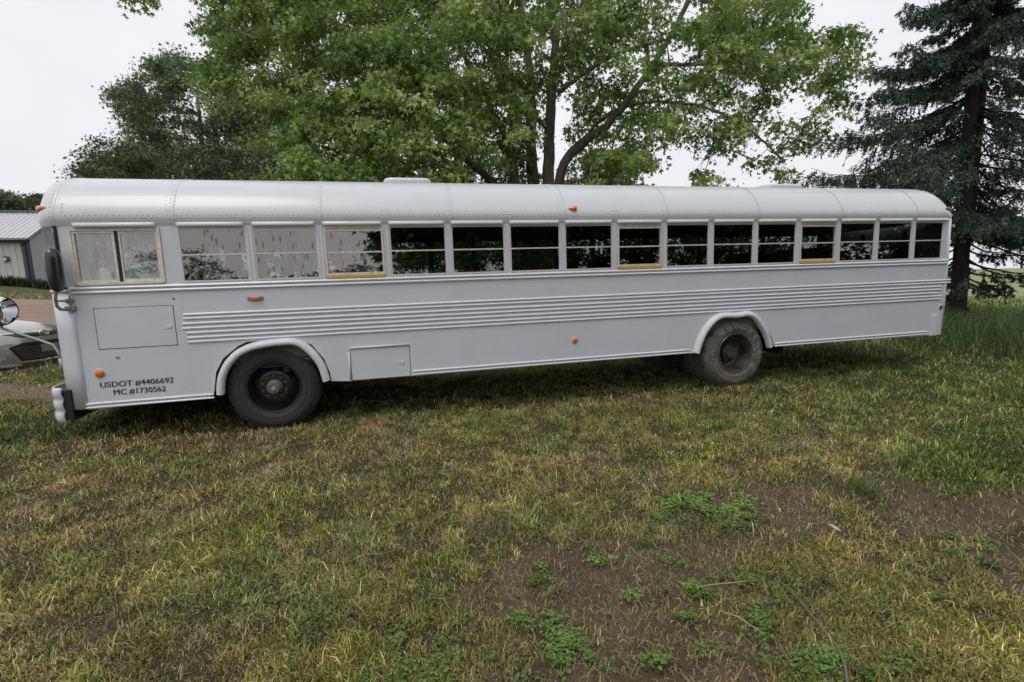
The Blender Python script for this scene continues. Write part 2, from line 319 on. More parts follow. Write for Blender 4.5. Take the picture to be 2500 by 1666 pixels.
# ---------------------------------------------------------------- clover and weeds in the bare patches
def clover(spots, size=.0072):
    P = []; Cl = []
    for cx, cy, r, n, br in spots:
        n = int(n*1.45); x = cx+rng.normal(0, r, n); y = cy+rng.normal(0, r*.8, n); kp = fbm(x, y, 0, 9, 91) > .47; x, y = x[kp], y[kp]; n = len(x); z = hgt(x, y)+rng.uniform(.006, .035, n)
        for k in range(3):
            a = rng.uniform(0, 2*np.pi, n) if k == 0 else a+2.094
            s = size*rng.uniform(.6, 1.3, n); cx_, cy_ = x+np.cos(a)*s*.8, y+np.sin(a)*s*.8
            tilt = rng.uniform(-.5, .5, n)*s; q = np.zeros((n, 6, 3))
            for j in range(6):
                b = a+j*math.pi/3; q[:, j] = np.c_[cx_+np.cos(b)*s*.75, cy_+np.sin(b)*s*.75, z+np.cos(b-a)*tilt]
            P.append(q.reshape(-1, 3)); Cl.append(np.repeat(np.array([[.18, .30, .06]])*br*rng.uniform(.55, 1.5, n)[:, None], 6, 0))
    V = np.concatenate(P); i = np.arange(len(V)//6)*6
    return V, [np.stack([i, i+1, i+2, i+3], 1), np.stack([i, i+3, i+4, i+5], 1)], np.concatenate(Cl)
sp = []
for px, py, r, n, br in ((1640,1225,.08,300,1.15), (1720,1235,.10,380,1.2), (1790,1240,.10,360,1.25), (1600,1270,.06,160,.8), (1750,1275,.12,220,.7), (1290,1510,.04,150,.9), (1340,1530,.035,110,.85), (1370,1575,.04,170,.95), (1420,1630,.06,130,.75), (1500,1370,.04,90,1.1), (1460,1372,.03,60,1.1), (960,1600,.10,160,.75), (1040,1650,.09,160,.8), (1000,1540,.05,70,.7), (1680,1520,.03,90,.8), (1860,1500,.04,110,.85), (1870,1540,.06,120,.8), (2030,1610,.04,110,1.0), (2000,1640,.05,90,.8), (1600,1620,.03,60,.9), (1690,1440,.025,60,1.0), (1790,1430,.03,50,.8), (1930,1590,.08,120,.7), (1540,1460,.03,30,1.1), (1700,1580,.05,50,.9), (1250,1650,.05,60,.7), (760,1560,.15,90,.5), (1830,1290,.1,110,.5), (1960,1320,.08,60,.5), (2210,1640,.05,60,.8), (1480,1510,.02,30,1.), (1650,1380,.05,40,.8)):
    x, y = G(px, py); sp.append((x, y, r, n, br))
for _ in range(80):
    px, py = rng.uniform(850, 2500), rng.uniform(1180, 1660); x, y = G(px, py)
    if dirt(x, y) > .3 or rng.random() < .35: sp.append((x, y, rng.uniform(.012, .05), int(rng.integers(8, 60)), rng.uniform(.4, .85)))
M_clover = mat('clover_leaf', (1, 1, 1), .5, attr='col', trans=.3)
V, F, Cc = clover(sp); tag(np_mesh('clover', M_clover, V, F, Cc), 'bright green clover and low weeds on bare soil', 'clover', kind='stuff')
# low yellowish weed mat at lower right
P_ = []
for px, py, rx, ry, n in ((2050,1420,.40,.20,5200), (2200,1520,.45,.22,5200), (2330,1600,.35,.2,3200), (1950,1380,.22,.12,1500), (2430,1430,.2,.2,1200), (1080,1600,.3,.18,2600), (950,1640,.3,.15,2000), (1950,1600,.3,.12,1600)):
    cx, cy = G(px, py); x = cx+rng.normal(0, rx, n); y = cy+rng.normal(0, ry, n); kp = fbm(x, y, 0, 7, 95) > .42; x, y = x[kp], y[kp]; n = len(x)
    P_.append(blades(n, x, y, rng.uniform(.018, .045, n), .0075*rng.uniform(.5, 1.4, n), rng.uniform(.3, .99, n), np.where(rng.random((n, 1)) < .3, np.array([.40, .32, .12]), np.array([.34, .36, .09]))*rng.uniform(.45, 1.4, n)[:, None]))
V, F, Cc = join(P_); tag(np_mesh('weeds', M_clover, V, F, Cc), 'low yellowish green weeds matted on the soil at lower right', 'weeds', kind='stuff')
# ---------------------------------------------------------------- tall meadow grass on the right behind the bus
n = 52000
x = rng.uniform(9.5, 26, n); y = rng.uniform(-1.5, 26, n)
A = G(2200, 838); B = G(2500, 905)
edge = (x-A[0])*(-(B[1]-A[1]))+(y-A[1])*(B[0]-A[0]); edge = edge/np.hypot(B[0]-A[0], B[1]-A[1])*(1 if B[0] > A[0] else -1)
dirv = np.array([B[0]-A[0], B[1]-A[1]]); dirv /= np.linalg.norm(dirv); nrm = np.array([-dirv[1], dirv[0]]); nrm = nrm*np.sign(nrm[0]*1+nrm[1]*.3)
e = (x-A[0])*nrm[0]+(y-A[1])*nrm[1]+.5*(vn(x, y, 0, 1.1, 4)-.5)
kp = (e > 0) & (e < 6.5) & (rng.random(n) < np.where(e < 3, 1, .6)); x, y, e = x[kp], y[kp], e[kp]; n = len(x)
cl = fbm(x, y, 0, 1.4, 61)
h = (.40+.42*cl)*rng.uniform(.6, 1.15, n)*S(e+.35, 0, .7)
col = (np.array([.05, .105, .035])*(1-cl[:, None])+np.array([.13, .20, .07])*cl[:, None])*rng.uniform(.6, 1.4, n)[:, None]*(1+.9*S(e, 2.5, 5)[:, None])
V, F, Cc = blades(n, x, y, h, .014*rng.uniform(.6, 1.3, n), rng.uniform(.1, .7, n), col)
tag(np_mesh('tall_grass', M_grass, V, F, Cc), 'tall dark green uncut grass beside the spruce trunk', 'tall grass', kind='stuff')
# ---------------------------------------------------------------- litter
def lay(name, pts, r, m, label, cat):
    b = MB(); P = [np.array([p[0], p[1], float(hgt(p[0], p[1]))+p[2]]) for p in pts]; c0 = P[0].copy(); e_ = tag(b.tube(P, r, 6).build(name, m, smooth=True), label, cat); return e_
n = 2600; x, y, r = wedge(n*6, 1.7, 6.5); kp = dirt(x, y) > .55; x, y = x[kp][:n], y[kp][:n]; n = len(x); s = .0035*rng.lognormal(0, .5, n); z = hgt(x, y)+(fbm(x, y, 0, 1.7, 3)-.5)*.035+(fbm(x, y, 0, 9, 4)-.5)*.018-.010
O_ = np.array([[1,0,0],[0,1,0],[-1,0,0],[0,-1,0],[0,0,.7],[0,0,-.7]])
V = (np.c_[x, y, z][:, None]+s[:, None, None]*(O_[None]*rng.uniform(.6, 1.3, (n, 6, 1))+rng.normal(0, .12, (n, 6, 3)))).reshape(-1, 3); i = np.arange(n)[:, None]*6
F = np.concatenate([i+np.array([[a, b_, c_]]) for a, b_, c_ in ((0,1,4),(1,2,4),(2,3,4),(3,0,4),(1,0,5),(2,1,5),(3,2,5),(0,3,5))])
tag(np_mesh('soil_crumbs', M_ground, V, [F], np.repeat(soil*rng.uniform(.45, 1.5, n)[:, None], 6, 0)), 'small crumbs of brown earth on the bare patches', 'soil crumbs', kind='stuff')
M_twig = mat('grey_twig', (.17, .145, .12), .85, var=.4, vscale=60); M_chip = mat('pale_wood', (.62, .56, .46), .7, var=.3, vscale=80); M_straw = mat('straw_stalk', (.42, .33, .2), .8, var=.3, vscale=50)
tw = [(*G(1907,1435), .03), (*G(1950,1480), .035), (*G(2000,1540), .03), (*G(2045,1600), .035), (*G(2062,1640), .03), (*G(2072,1700), .02)]
lay('twig', tw, [.0035, .004, .005, .005, .006, .006], M_twig, 'long thin grey twig curving through the weeds at lower right', 'twig')
lay('wood_chip', [(*G(2023,1288), .02), (*G(2036,1296), .024), (*G(2052,1304), .018)], [.007, .009, .006], M_chip, 'short pale wood chip on the bare soil at right', 'wood chip')
lay('dry_stalk', [(*G(1712,1444), .03), (*G(1770,1440), .035), (*G(1850,1430), .03)], [.003, .0035, .002], M_straw, 'straight straw coloured stalk lying left of the grey twig', 'dry stalk')
lay('dry_stalk', [(*G(1755,1505), .03), (*G(1800,1525), .04), (*G(1860,1560), .03)], [.0025, .003, .002], M_straw, 'thin dry stalk below the straight straw stalk', 'dry stalk')
lay('dead_stick', [(*G(880,1362), .02), (*G(930,1366), .03), (*G(985,1350), .03)], [.004, .005, .003], M_twig, 'small dark stick in the grass at lower left', 'stick')
# ================================================================ BUS
WID = 2.3
bus = empty('bus', (4.7, WID/2, 0), 'long white converted school bus with dark windows parked on the grass', 'bus')
M_side = mat('grey_white_body_paint', (.66, .685, .735), .38, var=.06, vscale=1.3, bump=.06, bscale=2.5, coat=.15)
M_roof = mat('white_roof_paint', (.66, .69, .70), .33, var=.05, vscale=1.5, bump=.05, bscale=1.2, coat=.2)
M_trim = mat('raised_rail_paint', (.70, .72, .77), .32, var=.08, vscale=4, coat=.2)
M_dark = mat('black_rubber_seal', (.014, .014, .016), .6)
M_black = mat('black_chassis', (.012, .012, .012), .8, var=.5, vscale=6)
M_alu = mat('dull_aluminium_frame', (.80, .75, .64), .42, metal=.1, var=.18, vscale=20, col2=(.60, .54, .44))
M_glass = glassmat('tinted_glass', (.30, .37, .35), .265, drips=True)
M_glass_far = glassmat('tinted_glass_far_side', (.74, .82, .79), .08)
M_cab = glassmat('fogged_cab_glass', (.66, .72, .71), .22, fog=.6, fogcol=(.76, .80, .79))
M_clear = glassmat('clear_green_glass', (.62, .78, .74), .14)
M_yel = mat('yellow_sill_paint', (.72, .40, .045), .45, var=.15, vscale=15)
M_fend = mat('white_rubber_fender', (.70, .72, .74), .45, var=.1, vscale=6)
M_amber = mat('amber_lens', (.85, .20, .012), .25, coat=.6, var=.25, vscale=120); M_red = mat('red_lens', (.30, .008, .022), .25, coat=.6)
M_tyre = mat('black_tyre_rubber', (.042, .042, .043), .75, var=.5, vscale=5, bump=.35, bscale=30, col2=(.026, .026, .027))
M_tyre2 = mat('muddy_tyre_rubber', (.165, .155, .142), .9, var=.55, vscale=9, bump=.5, bscale=45, col2=(.075, .071, .067))
M_rim = mat('black_wheel_paint', (.016, .017, .020), .42, var=.4, vscale=14, coat=.2)
M_rim2 = mat('muddy_wheel_paint', (.02, .02, .024), .3, var=.5, vscale=7, coat=.4, bump=.5, bscale=22, col2=(.13, .105, .08))
M_hub = mat('worn_hub_metal', (.20, .175, .15), .6, metal=.3, var=.4, vscale=40); M_pink = mat('pink_hub_cap', (.46, .27, .24), .6)
M_int = mat('cabin_lining', (.10, .105, .10), .8, var=.2, vscale=4); M_seat = mat('dark_green_seat_vinyl', (.03, .045, .042), .6, var=.2, vscale=9)
M_nut = mat('dark_wheel_nut', (.085, .082, .08), .5, metal=.4, var=.3, vscale=60)
M_ink = mat('dark_lettering', (.018, .02, .03), .5); M_mir = mat('black_mirror_shell', (.02, .021, .024), .28, coat=.5, bump=.05, bscale=8)
M_chrome = mat('convex_mirror_face', (.85, .87, .86), .03, metal=1); M_steel = mat('dull_steel', (.30, .305, .31), .45, metal=.6, var=.2, vscale=25)
FW_OPEN=[(0.204,.53),(.241,.736),(.322,.881),(.488,1.01),(.576,1.045),(1.065,1.045),(1.22,.971),(1.335,.806),(1.387,.643),(1.398,.542)]
FW_BAND=[(.268,.497),(.29,.665),(.354,.801),(.466,.92),(.607,.985),(.807,1.014),(1.026,1.021),(1.12,.979),(1.227,.865),(1.306,.722),(1.339,.552)]
RW_OPEN=[(6.069,.531),(6.107,.672),(6.201,.866),(6.329,1.002),(6.476,1.048),(6.929,1.046),(7.016,1.024),(7.177,.868),(7.306,.683),(7.365,.529)]
RW_BAND=[(6.091,.529),(6.137,.676),(6.215,.827),(6.326,.949),(6.455,1.02),(6.587,1.017),(6.704,1.003),(6.821,1.019),(6.922,1.024),(7.044,.953),(7.171,.785),(7.245,.647),(7.276,.534)]
ZW0, ZW1, ZE = 1.706, 2.25, 2.272
XF, XR = -.95, 10.50
wall = [(XF, .447), (.12, .46), (.19, .50)]+FW_OPEN+[(1.6, .525)]+RW_OPEN+[(10.05, .515), (XR, .515), (XR, 1.699), (XF, 1.699)]
def rail(b, x0, x1, z, Y, sg, hh=.016, pr=.015):
    # sg=-1 near side (outwards = -y)
    pts = [(0, hh), (.55, hh*.75), (1, hh*.05), (.75, -hh*.55), (0, -hh*.75)]
    vs = []
    for x in (x0, x1): vs += [(x, Y+sg*pr*a, z+q) for a, q in pts]
    n = len(pts); b.add(vs, [(i, i+1, i+1+n, i+n) for i in range(n-1)]+[tuple(range(n)), tuple(range(2*n-1, n-1, -1))])
sb = bus
for side_ in (0, 1):
    Y = 0. if side_ == 0 else WID; sg = -1 if side_ == 0 else 1; yi = Y-sg*.03
    lo, hi = min(Y, yi), max(Y, yi)
    b = MB(); b.prism(wall, lo, hi)
    b.box(-.95, -.918, lo, hi, 1.699, ZE); b.box(-.122, .038, lo, hi, 1.699, ZE)
    for i in range(1, 15): b.box(i*.7-.035, i*.7+.035, lo, hi, 1.699, ZE)
    b.box(10.39, XR, lo, hi, 1.699, ZE); b.box(-.918, -.122, lo, hi, ZW1+.003, ZE)
    for i in range(15): b.box(i*.7+(.035 if i else .038), (i+1)*.7-.035 if i < 14 else 10.39, lo, hi, ZW1+.003, ZE)
    for i in range(1, 15):
        for dx in (-.02, .02): b.box(i*.7+dx-.006, i*.7+dx+.006, min(Y+sg*.006, Y-sg*.002), max(Y+sg*.006, Y-sg*.002), 1.70, 2.262)
    side = b.build('side_wall', M_side, bus)
    def R1(x0, x1, z, hh=.016, pr=.015): b = MB(); rail(b, x0, x1, z, Y, sg, hh, pr); b.build('rub_rail', M_trim, bus)
    for z in (1.365, 1.325): R1(0, 10.61, z)
    for k, z in enumerate((1.27, 1.222, 1.172, 1.122, 1.077)): R1(-.02 if k < 2 else .01, 10.44 if k != 2 else 10.40, z)
    for z in (1.668, 1.628): R1(-.965, 10.50, z, .02, .02)
    for x0, x1, z0 in ((-.965, .20, .447), (2.3, 5.98, .525), (7.37, 10.20, .52)):
        R1(x0, x1, z0+.055, .015); R1(x0, x1, z0+.018, .013)
    # rivets and seams of the side
    b = MB(); n_ = (0, sg, 0)
    def riv(x, z, r=.0068): b.dome((x, Y+sg*.0005, z), n_, r, seg=5)
    for x in (2.90, 5.66, 8.45):
        for z in np.arange(.62, 1.05, .026): riv(x+(.008 if int(z*100) % 2 else -.008), z)
        for z in np.arange(1.40, 1.61, .026): riv(x, z)
    for z in list(np.arange(.53, 1.05, .028))+list(np.arange(1.40, 1.6, .03)): riv(-.005+.006*(int(z*50) % 2), z)
    for z in np.arange(.53, 1.6, .026): riv(-.925, z)
    for x in np.arange(.1, 10.4, .118): riv(x, 1.602, .0045); riv(x+.03, 1.246, .004); riv(x, 1.052, .004)
    for x in np.arange(-.85, .2, .1): riv(x, .527, .0045)
    for i in range(0, 15):
        for z in np.arange(1.74, 2.24, .085): riv(i*.7-.029 if i else -.10, z, .004); riv(i*.7+.029 if i else .03, z, .004)
    for x, z in ((1.52, .60), (1.52, .70), (1.525, .78), (1.53, .86), (1.53, .95), (.18, .56), (.18, .60), (.12, .82), (3.6, .6), (3.6, .75), (3.6, .9), (4.0, .7), (5.1, .8), (4.8, .95), (3.3, .82), (2.75, .98), (5.3, .6), (-.7, 1.02), (-.5, 1.02), (-.3, 1.02), (-.12, 1.03), (-.05, 1.06), (1.0, 1.45), (2.6, 1.5), (5.0, 1.49), (7.9, 1.45)): riv(x, z)
    if side_ == 0:
        rv = b.build('rivet', M_trim, bus, smooth=True); tag(rv, kind='stuff')
    # windows
    for i in range(15):
        x0, x1 = i*.7+.036, (i+1)*.7-.036
        if i == 14: x1 = 10.389
        yy = Y-sg*.018; e = .011; ex = i in (2, 7, 11) and side_ == 0
        f = MB()
        def fb(a, c, z0, z1, pr=.0): f.box(a, c, min(yy, Y+sg*pr), max(yy, Y+sg*pr), z0, z1)
        if not ex:
            fb(x0, x1, ZW0-.008, ZW0+.010, .006); fb(x0, x0+e, ZW0+.010, ZW1, -.002); fb(x1-e, x1, ZW0+.010, ZW1, -.002); fb(x0+e, x1-e, ZW1-.012, ZW1, -.002); fb(x0+e, x1-e, 1.972, 1.987, -.004); p0, p1 = ZW0+.01, ZW1-.012
        else:
            fb(x0, x0+.022, 1.722, ZW1, .012); fb(x1-.022, x1, 1.722, ZW1, .012); fb(x0+.022, x1-.022, ZW1-.018, ZW1, .012); fb(x0+.022, x1-.022, ZW1-.05, ZW1-.022, .006)
            fb(x0+.022, x1-.022, 1.722, 1.752, .010); fb(x0+.022, x1-.022, 1.966, 1.982, .004); p0, p1 = 1.752, ZW1-.05
            for q in range(5): f.dome((x0+.08+q*(x1-x0-.16)/4, Y+sg*.012, ZW1-.009), (0, sg, 0), .006, seg=6)
        win = f.build('window', M_alu, bus)
        if ex:
            win['label'] = 'emergency exit window with bare aluminium frame and yellow sill'
            MB().box(x0, x1, -.014, .012, 1.692, 1.720).build('sill', M_yel, win)
        q = MB(); yg = Y-sg*.012; q.add([(x0+.01, yg, p0), (x1-.01, yg, p0), (x1-.01, yg, 1.968), (x0+.01, yg, 1.968)], [(0, 1, 2, 3)]); q.add([(x0+.01, yg+sg*.003, 1.97), (x1-.01, yg+sg*.003, 1.97), (x1-.01, yg+sg*.003, p1), (x0+.01, yg+sg*.003, p1)], [(0, 1, 2, 3)])
        q.build('pane', M_glass if side_ == 0 else M_glass_far, win, fix=False)
    # driver's sliding window, two leaves
    x0, x1 = -.915, -.125; f = MB(); xm = -.52
    def fb(a, c, z0, z1, p_in, pr): f.box(a, c, min(Y-sg*p_in, Y+sg*pr), max(Y-sg*p_in, Y+sg*pr), z0, z1)
    fb(x0, x0+.030, 1.705, 2.248, .02, .012); fb(x1-.026, x1, 1.705, 2.248, .02, .012); fb(x0+.03, x1-.026, 2.228, 2.248, .02, .012); fb(x0+.03, x1-.026, 1.697, 1.726, .02, .014)
    fb(x0+.030, x0+.052, 1.726, 2.228, .02, .004); fb(x0+.052, xm-.03, 2.205, 2.228, .02, .004); fb(x0+.052, xm-.03, 1.726, 1.748, .02, .004); fb(xm-.03, xm-.006, 1.726, 2.228, .02, .006)
    fb(xm+.022, xm+.040, 1.726, 2.228, .02, -.003); fb(xm+.04, x1-.05, 2.205, 2.228, .02, -.003); fb(xm+.04, x1-.05, 1.726, 1.752, .02, -.003); fb(x1-.05, x1-.026, 1.726, 2.228, .02, -.003)
    dw = f.build('cab_window', M_alu, bus, bevel=.002)
    MB().box(xm-.006, xm+.022, min(Y-sg*.02, Y-sg*.001), max(Y-sg*.02, Y-sg*.001), 1.727, 2.227).build('seal', M_dark, dw)
    yg = Y-sg*.012; MB().add([(x0+.05, yg, 1.745), (xm-.028, yg, 1.745), (xm-.028, yg, 2.207), (x0+.05, yg, 2.207)], [(0, 1, 2, 3)]).add([(xm+.038, yg, 1.75), (x1-.048, yg, 1.75), (x1-.048, yg, 2.207), (xm+.038, yg, 2.207)], [(0, 1, 2, 3)]).build('pane', M_cab, dw, fix=False)
    # fenders
    for band, nm in ((FW_BAND, 'f'), (RW_BAND, 'r')):
        P = np.array(band); t = np.linspace(0, 1, len(P)); tt = np.linspace(0, 1, 49)
        xs_, zs_ = np.interp(tt, t, P[:, 0]), np.interp(tt, t, P[:, 1])
        for _ in range(3): xs_[1:-1] = (xs_[:-2]+2*xs_[1:-1]+xs_[2:])/4; zs_[1:-1] = (zs_[:-2]+2*zs_[1:-1]+zs_[2:])/4
        b = MB(); rows = []
        for k in range(49):
            tx, tz = (xs_[min(k+1, 48)]-xs_[max(k-1, 0)]), (zs_[min(k+1, 48)]-zs_[max(k-1, 0)]); L = math.hypot(tx, tz); nx, nz = -tz/L, tx/L
            pr = [(.047, .0), (.040, .028), (.018, .055), (-.008, .062), (-.028, .050), (-.034, .02), (-.032, -.02)]
            rows.append([(xs_[k]+nx*a, Y+sg*p_, zs_[k]+nz*a) for a, p_ in pr])
        b.grid(rows); b.add(rows[0]+rows[-1], [tuple(range(7)), tuple(range(13, 6, -1))])
        b.build('fender', M_fend, bus, auto=50)
        # flat riveted flange behind the rubber
        b = MB(); O = np.array(FW_OPEN if nm == 'f' else RW_OPEN); cx, cz = O[:, 0].mean(), .55
        rows = [[(x, Y+sg*.004, z), (x+(x-cx)*.055, Y+sg*.004, z+(z-cz)*.0+.0), (x+(x-cx)*.055, Y, z)] for x, z in O if z < 1.0]
        h_ = len(rows)//2
        MB().grid(rows[:h_]).build('fender_flange', M_trim, bus); MB().grid(rows[h_:]).build('fender_flange', M_trim, bus)
        # dark wheel well
        b = MB(); rows = [[(x, Y-sg*.028, z), (x, Y-sg*.62, z)] for x, z in O]; b.grid(rows); b.add([(x, Y-sg*.62, z) for x, z in O], [tuple(range(len(O)))]); b.build('wheel_well', M_black, bus)
# ---- roof
PR = [(0, 2.272), (-.022, 2.33), (-.028, 2.375), (-.012, 2.43), (.018, 2.49), (.062, 2.56), (.12, 2.635), (.19, 2.70), (.28, 2.755), (.40, 2.80), (.56, 2.835), (.75, 2.862), (.95, 2.876), (1.15, 2.88)]
PROF = PR+[(WID-y, z) for y, z in PR[-2::-1]]
def roofpt(x, k):
    y, z = PROF[k]; cy, cz = WID/2, 2.272
    E = .34; n = 2.4
    if x < -1.0: t = min(1, (-1.0-x)/E)
    elif x > 10.30: t = min(1, (x-10.30)/.305); n = 2.6
    else: t = 0
    r = max(0, 1-t**n)**(1/n)
    if x > 5: return (x, cy+(y-cy)*(1-(1-r)*.10), cz+(z-cz)*r)
    return (x, cy+(y-cy)*r, cz+(z-cz)*r)
th = [math.sin(q) for q in np.linspace(0, math.pi/2, 14)]
xs_ = [-1.0-.34*t for t in th[::-1]]+[-1.0+1e-3]+list(np.linspace(-.6, 10.2, 28))+[10.30+.305*t for t in th]
b = MB(); rows = []
for x in xs_:
    rows.append([roofpt(x, k) for k in range(len(PROF))])
b.grid(rows)
b.build('roof', M_roof, bus, smooth=True)
# gentle vertical fall under the caps is closed by head panels
def plan(cx, sgn, R, n=9):      # corner arc points from the side to the end face
    return [(cx+sgn*R*math.sin(q), R-R*math.cos(q)) for q in np.linspace(0, math.pi/2, n)]
def wrap(cx, sgn, R, z0, z1, name, m, bulge=.05, thick=.02):
    A_ = plan(cx, sgn, R); pts = A_+[(cx+sgn*(R+bulge*math.sin(math.pi*t)), R+(WID-2*R)*t) for t in np.linspace(.08, .92, 11)]+[(x, WID-y) for x, y in A_[::-1]]
    b = MB(); b.grid([[(x, y, z) for x, y in pts] for z in np.linspace(z0, z1, 4)]); o = b.build(name, m, bus, smooth=True); so_ = o.modifiers.new('s', 'SOLIDIFY'); so_.thickness = thick; so_.offset = 0; return pts
wrap(-.95, -1, .26, .455, 1.655, 'front_panel', M_side)
wrap(-.95, -1, .262, 1.64, 1.665, 'window_ledge', M_trim, thick=.04)
gp = wrap(-1.0, -1, .20, 1.668, 2.30, 'windshield', M_clear, thick=.004)
wrap(10.50, 1, .10, .60, 2.30, 'rear_panel', M_side)
for x, y, r in ((-1.012, -.002, .016), (-1.012, WID, .016), (-1.25, WID/2, .02)): MB().tube([(x, y, 1.66), (x, y, 2.28)], r, 8).build('pillar_seal', M_dark, bus)
for y0, y1 in ((.0, .03), (WID-.03, WID)): MB().box(-1.0, -.951, y0+.0015, y1, 1.690, 2.271).build('corner_pillar', M_side, bus)
# front mask, lamps, grille
b = MB(); b.box(-1.285, -1.22, .65, WID-.65, .75, 1.1)
for k in range(7): b.box(-1.30, -1.285, .68, WID-.68, .78+k*.045, .795+k*.045)
b.build('radiator_grille', M_black, bus)
for y in (.42, WID-.42):
    b = MB().lathe([(0, .03), (.06, .025), (.09, .0), (.1, -.03)], (-1.235, y, .93), 20, -1, 'x'); b.build('headlight', mat('lamp_glass', (.75, .76, .74), .1, coat=.8), bus, smooth=True)
# bumper: corrugated pressed steel, wrapping the corner
b = MB(); prof = [(0, .0)]
zz = np.linspace(0, 1, 19); BX = lambda t: .018*abs(math.sin(math.pi*3*t))**.8
pl = [(-1.155, .0), (-1.235, .03), (-1.305, .14), (-1.335, .4)]+[(-1.34, WID/2)]+[(-1.325, WID-.4), (-1.30, WID-.18), (-1.24, WID-.07), (-1.17, WID-.03)]
rows = []
for t in zz:
    row = []
    for k, (x, y) in enumerate(pl):
        nx = -1 if 1 < k < 7 else -.5; ny = 0 if 1 < k < 7 else (-.8 if k < 4 else .8); row.append((x+nx*BX(t), y+ny*BX(t), .33+.36*t))
    rows.append(row)
b.grid(rows); o = b.build('front_bumper', M_roof, bus, smooth=True); q = o.modifiers.new('s', 'SOLIDIFY'); q.thickness = .012
b = MB().box(-1.17, -1.09, .010, WID-.015, .35, .66); b.build('bumper_bracket', mat('dark_blue_bracket', (.012, .018, .035), .5), bus)
# roof seams, window hoods, rivets on the roof skin
b = MB()
def surf(x, k, off=.0025):
    y, z = PROF[k]; y0, z0 = PROF[max(k-1, 0)]; y1, z1 = PROF[min(k+1, len(PROF)-1)]; ty, tz = y1-y0, z1-z0; L = math.hypot(ty, tz); return (x, y-tz/L*off*1, z+ty/L*off), (0, -tz/L, ty/L)
for x in (-1.0, .02, 1.43, 2.85, 4.24, 5.65, 7.05, 8.45, 9.85):
    n = len(PROF); vs = []
    for k in range(n): (p, _), (p2, _) = surf(x-.006, k, .004), surf(x+.010, k, .0005); vs += [p, (x+.005, p[1], p[2]), p2]
    MB().add(vs, [(3*k+j, 3*k+j+1, 3*k+j+4, 3*k+j+3) for k in range(n-1) for j in (0, 1)]).build('roof_seam', M_roof, bus, smooth=True)
b = MB(); ss = []
Py, Pz = np.array([p[0] for p in PR]), np.array([p[1] for p in PR]); arc = np.r_[0, np.cumsum(np.hypot(np.diff(Py), np.diff(Pz)))]
def onroof(s):
    y, z = np.interp(s, arc, Py), np.interp(s, arc, Pz); y1, z1 = np.interp(s+.02, arc, Py), np.interp(s+.02, arc, Pz); L = math.hypot(y1-y, z1-z)+1e-9; return y, z, (0, -(z1-z)/L, (y1-y)/L)
def rr(x, s, r=.0075): y, z, n = onroof(s); b.dome((x, y, z), n, r, seg=5, h=r*.9)
for i in range(-1, 15):
    a, c = (i*.7+.05, (i+1)*.7-.05) if i >= 0 else (-.9, -.12)
    for k, x in enumerate(np.arange(a, c, .05)): rr(x, .112); rr(x+.025, .088)
for i in range(0, 15):
    for dx in (-.028, .028):
        for s in (.03, .075, .115, .155): rr(i*.7+dx, s)
for x in (.02, 1.43, 2.85, 4.24, 5.65, 7.05, 8.45, 9.85):
    for s in np.arange(.16, .9, .048): rr(x-.03, s, .0062); rr(x-.075, s+.02, .005)
for s in np.arange(.05, .95, .05): rr(-.965, s+.2, .005); b.dome((-1.03, *onroof(s)[:2]), onroof(s)[2], .006, seg=5)
for s in (.15, .19, .23): rr(-.93, s, .008)
tag(b.build('roof_rivet', M_roof, bus, smooth=True), kind='stuff')
b = MB()
for i in range(-1, 15):
    a, c = (i*.7+.03, (i+1)*.7-.045) if i >= 0 else (-.86, -.15)
    rows = []
    for x, k in ((a, 0), (a+.012, .55), (a+.035, 1), (c-.035, 1), (c-.012, .55), (c, 0)):
        rows.append([(x, -.006, 2.262), (x, -.010-.030*k, 2.263), (x, -.012-.034*k, 2.275), (x, -.020-.020*k, 2.294), (x, -.021-.004*k, 2.308)])
    MB().grid(rows).build('window_hood', M_roof, bus, smooth=True)
# ventilators on the roof centre line
def hatch(x0, x1, y0, y1, z0, z1):
    b = MB(); R = .09; rows = []
    def ring(g, z):
        o = []
        for cx, cy, a0 in ((x1-R, y1-R, 0), (x0+R, y1-R, 90), (x0+R, y0+R, 180), (x1-R, y0+R, 270)):
            for q in np.linspace(0, 90, 6): a = math.radians(a0+q); o.append((cx+(R+g)*math.cos(a), cy+(R+g)*math.sin(a), z))
        return o+[o[0]]
    rows = [ring(0, z0), ring(0, z0+(z1-z0)*.4), ring(.025, z0+(z1-z0)*.42), ring(.03, z0+(z1-z0)*.7), ring(.012, z1-.004), ring(-.03, z1)]
    b.grid(rows); b.add(rows[-1][:-1], [tuple(range(24))]); return b.build('roof_hatch', M_roof, bus, auto=40)
hatch(2.15, 2.70, .87, 1.43, 2.85, 2.955); hatch(7.95, 8.60, .87, 1.43, 2.85, 2.95)
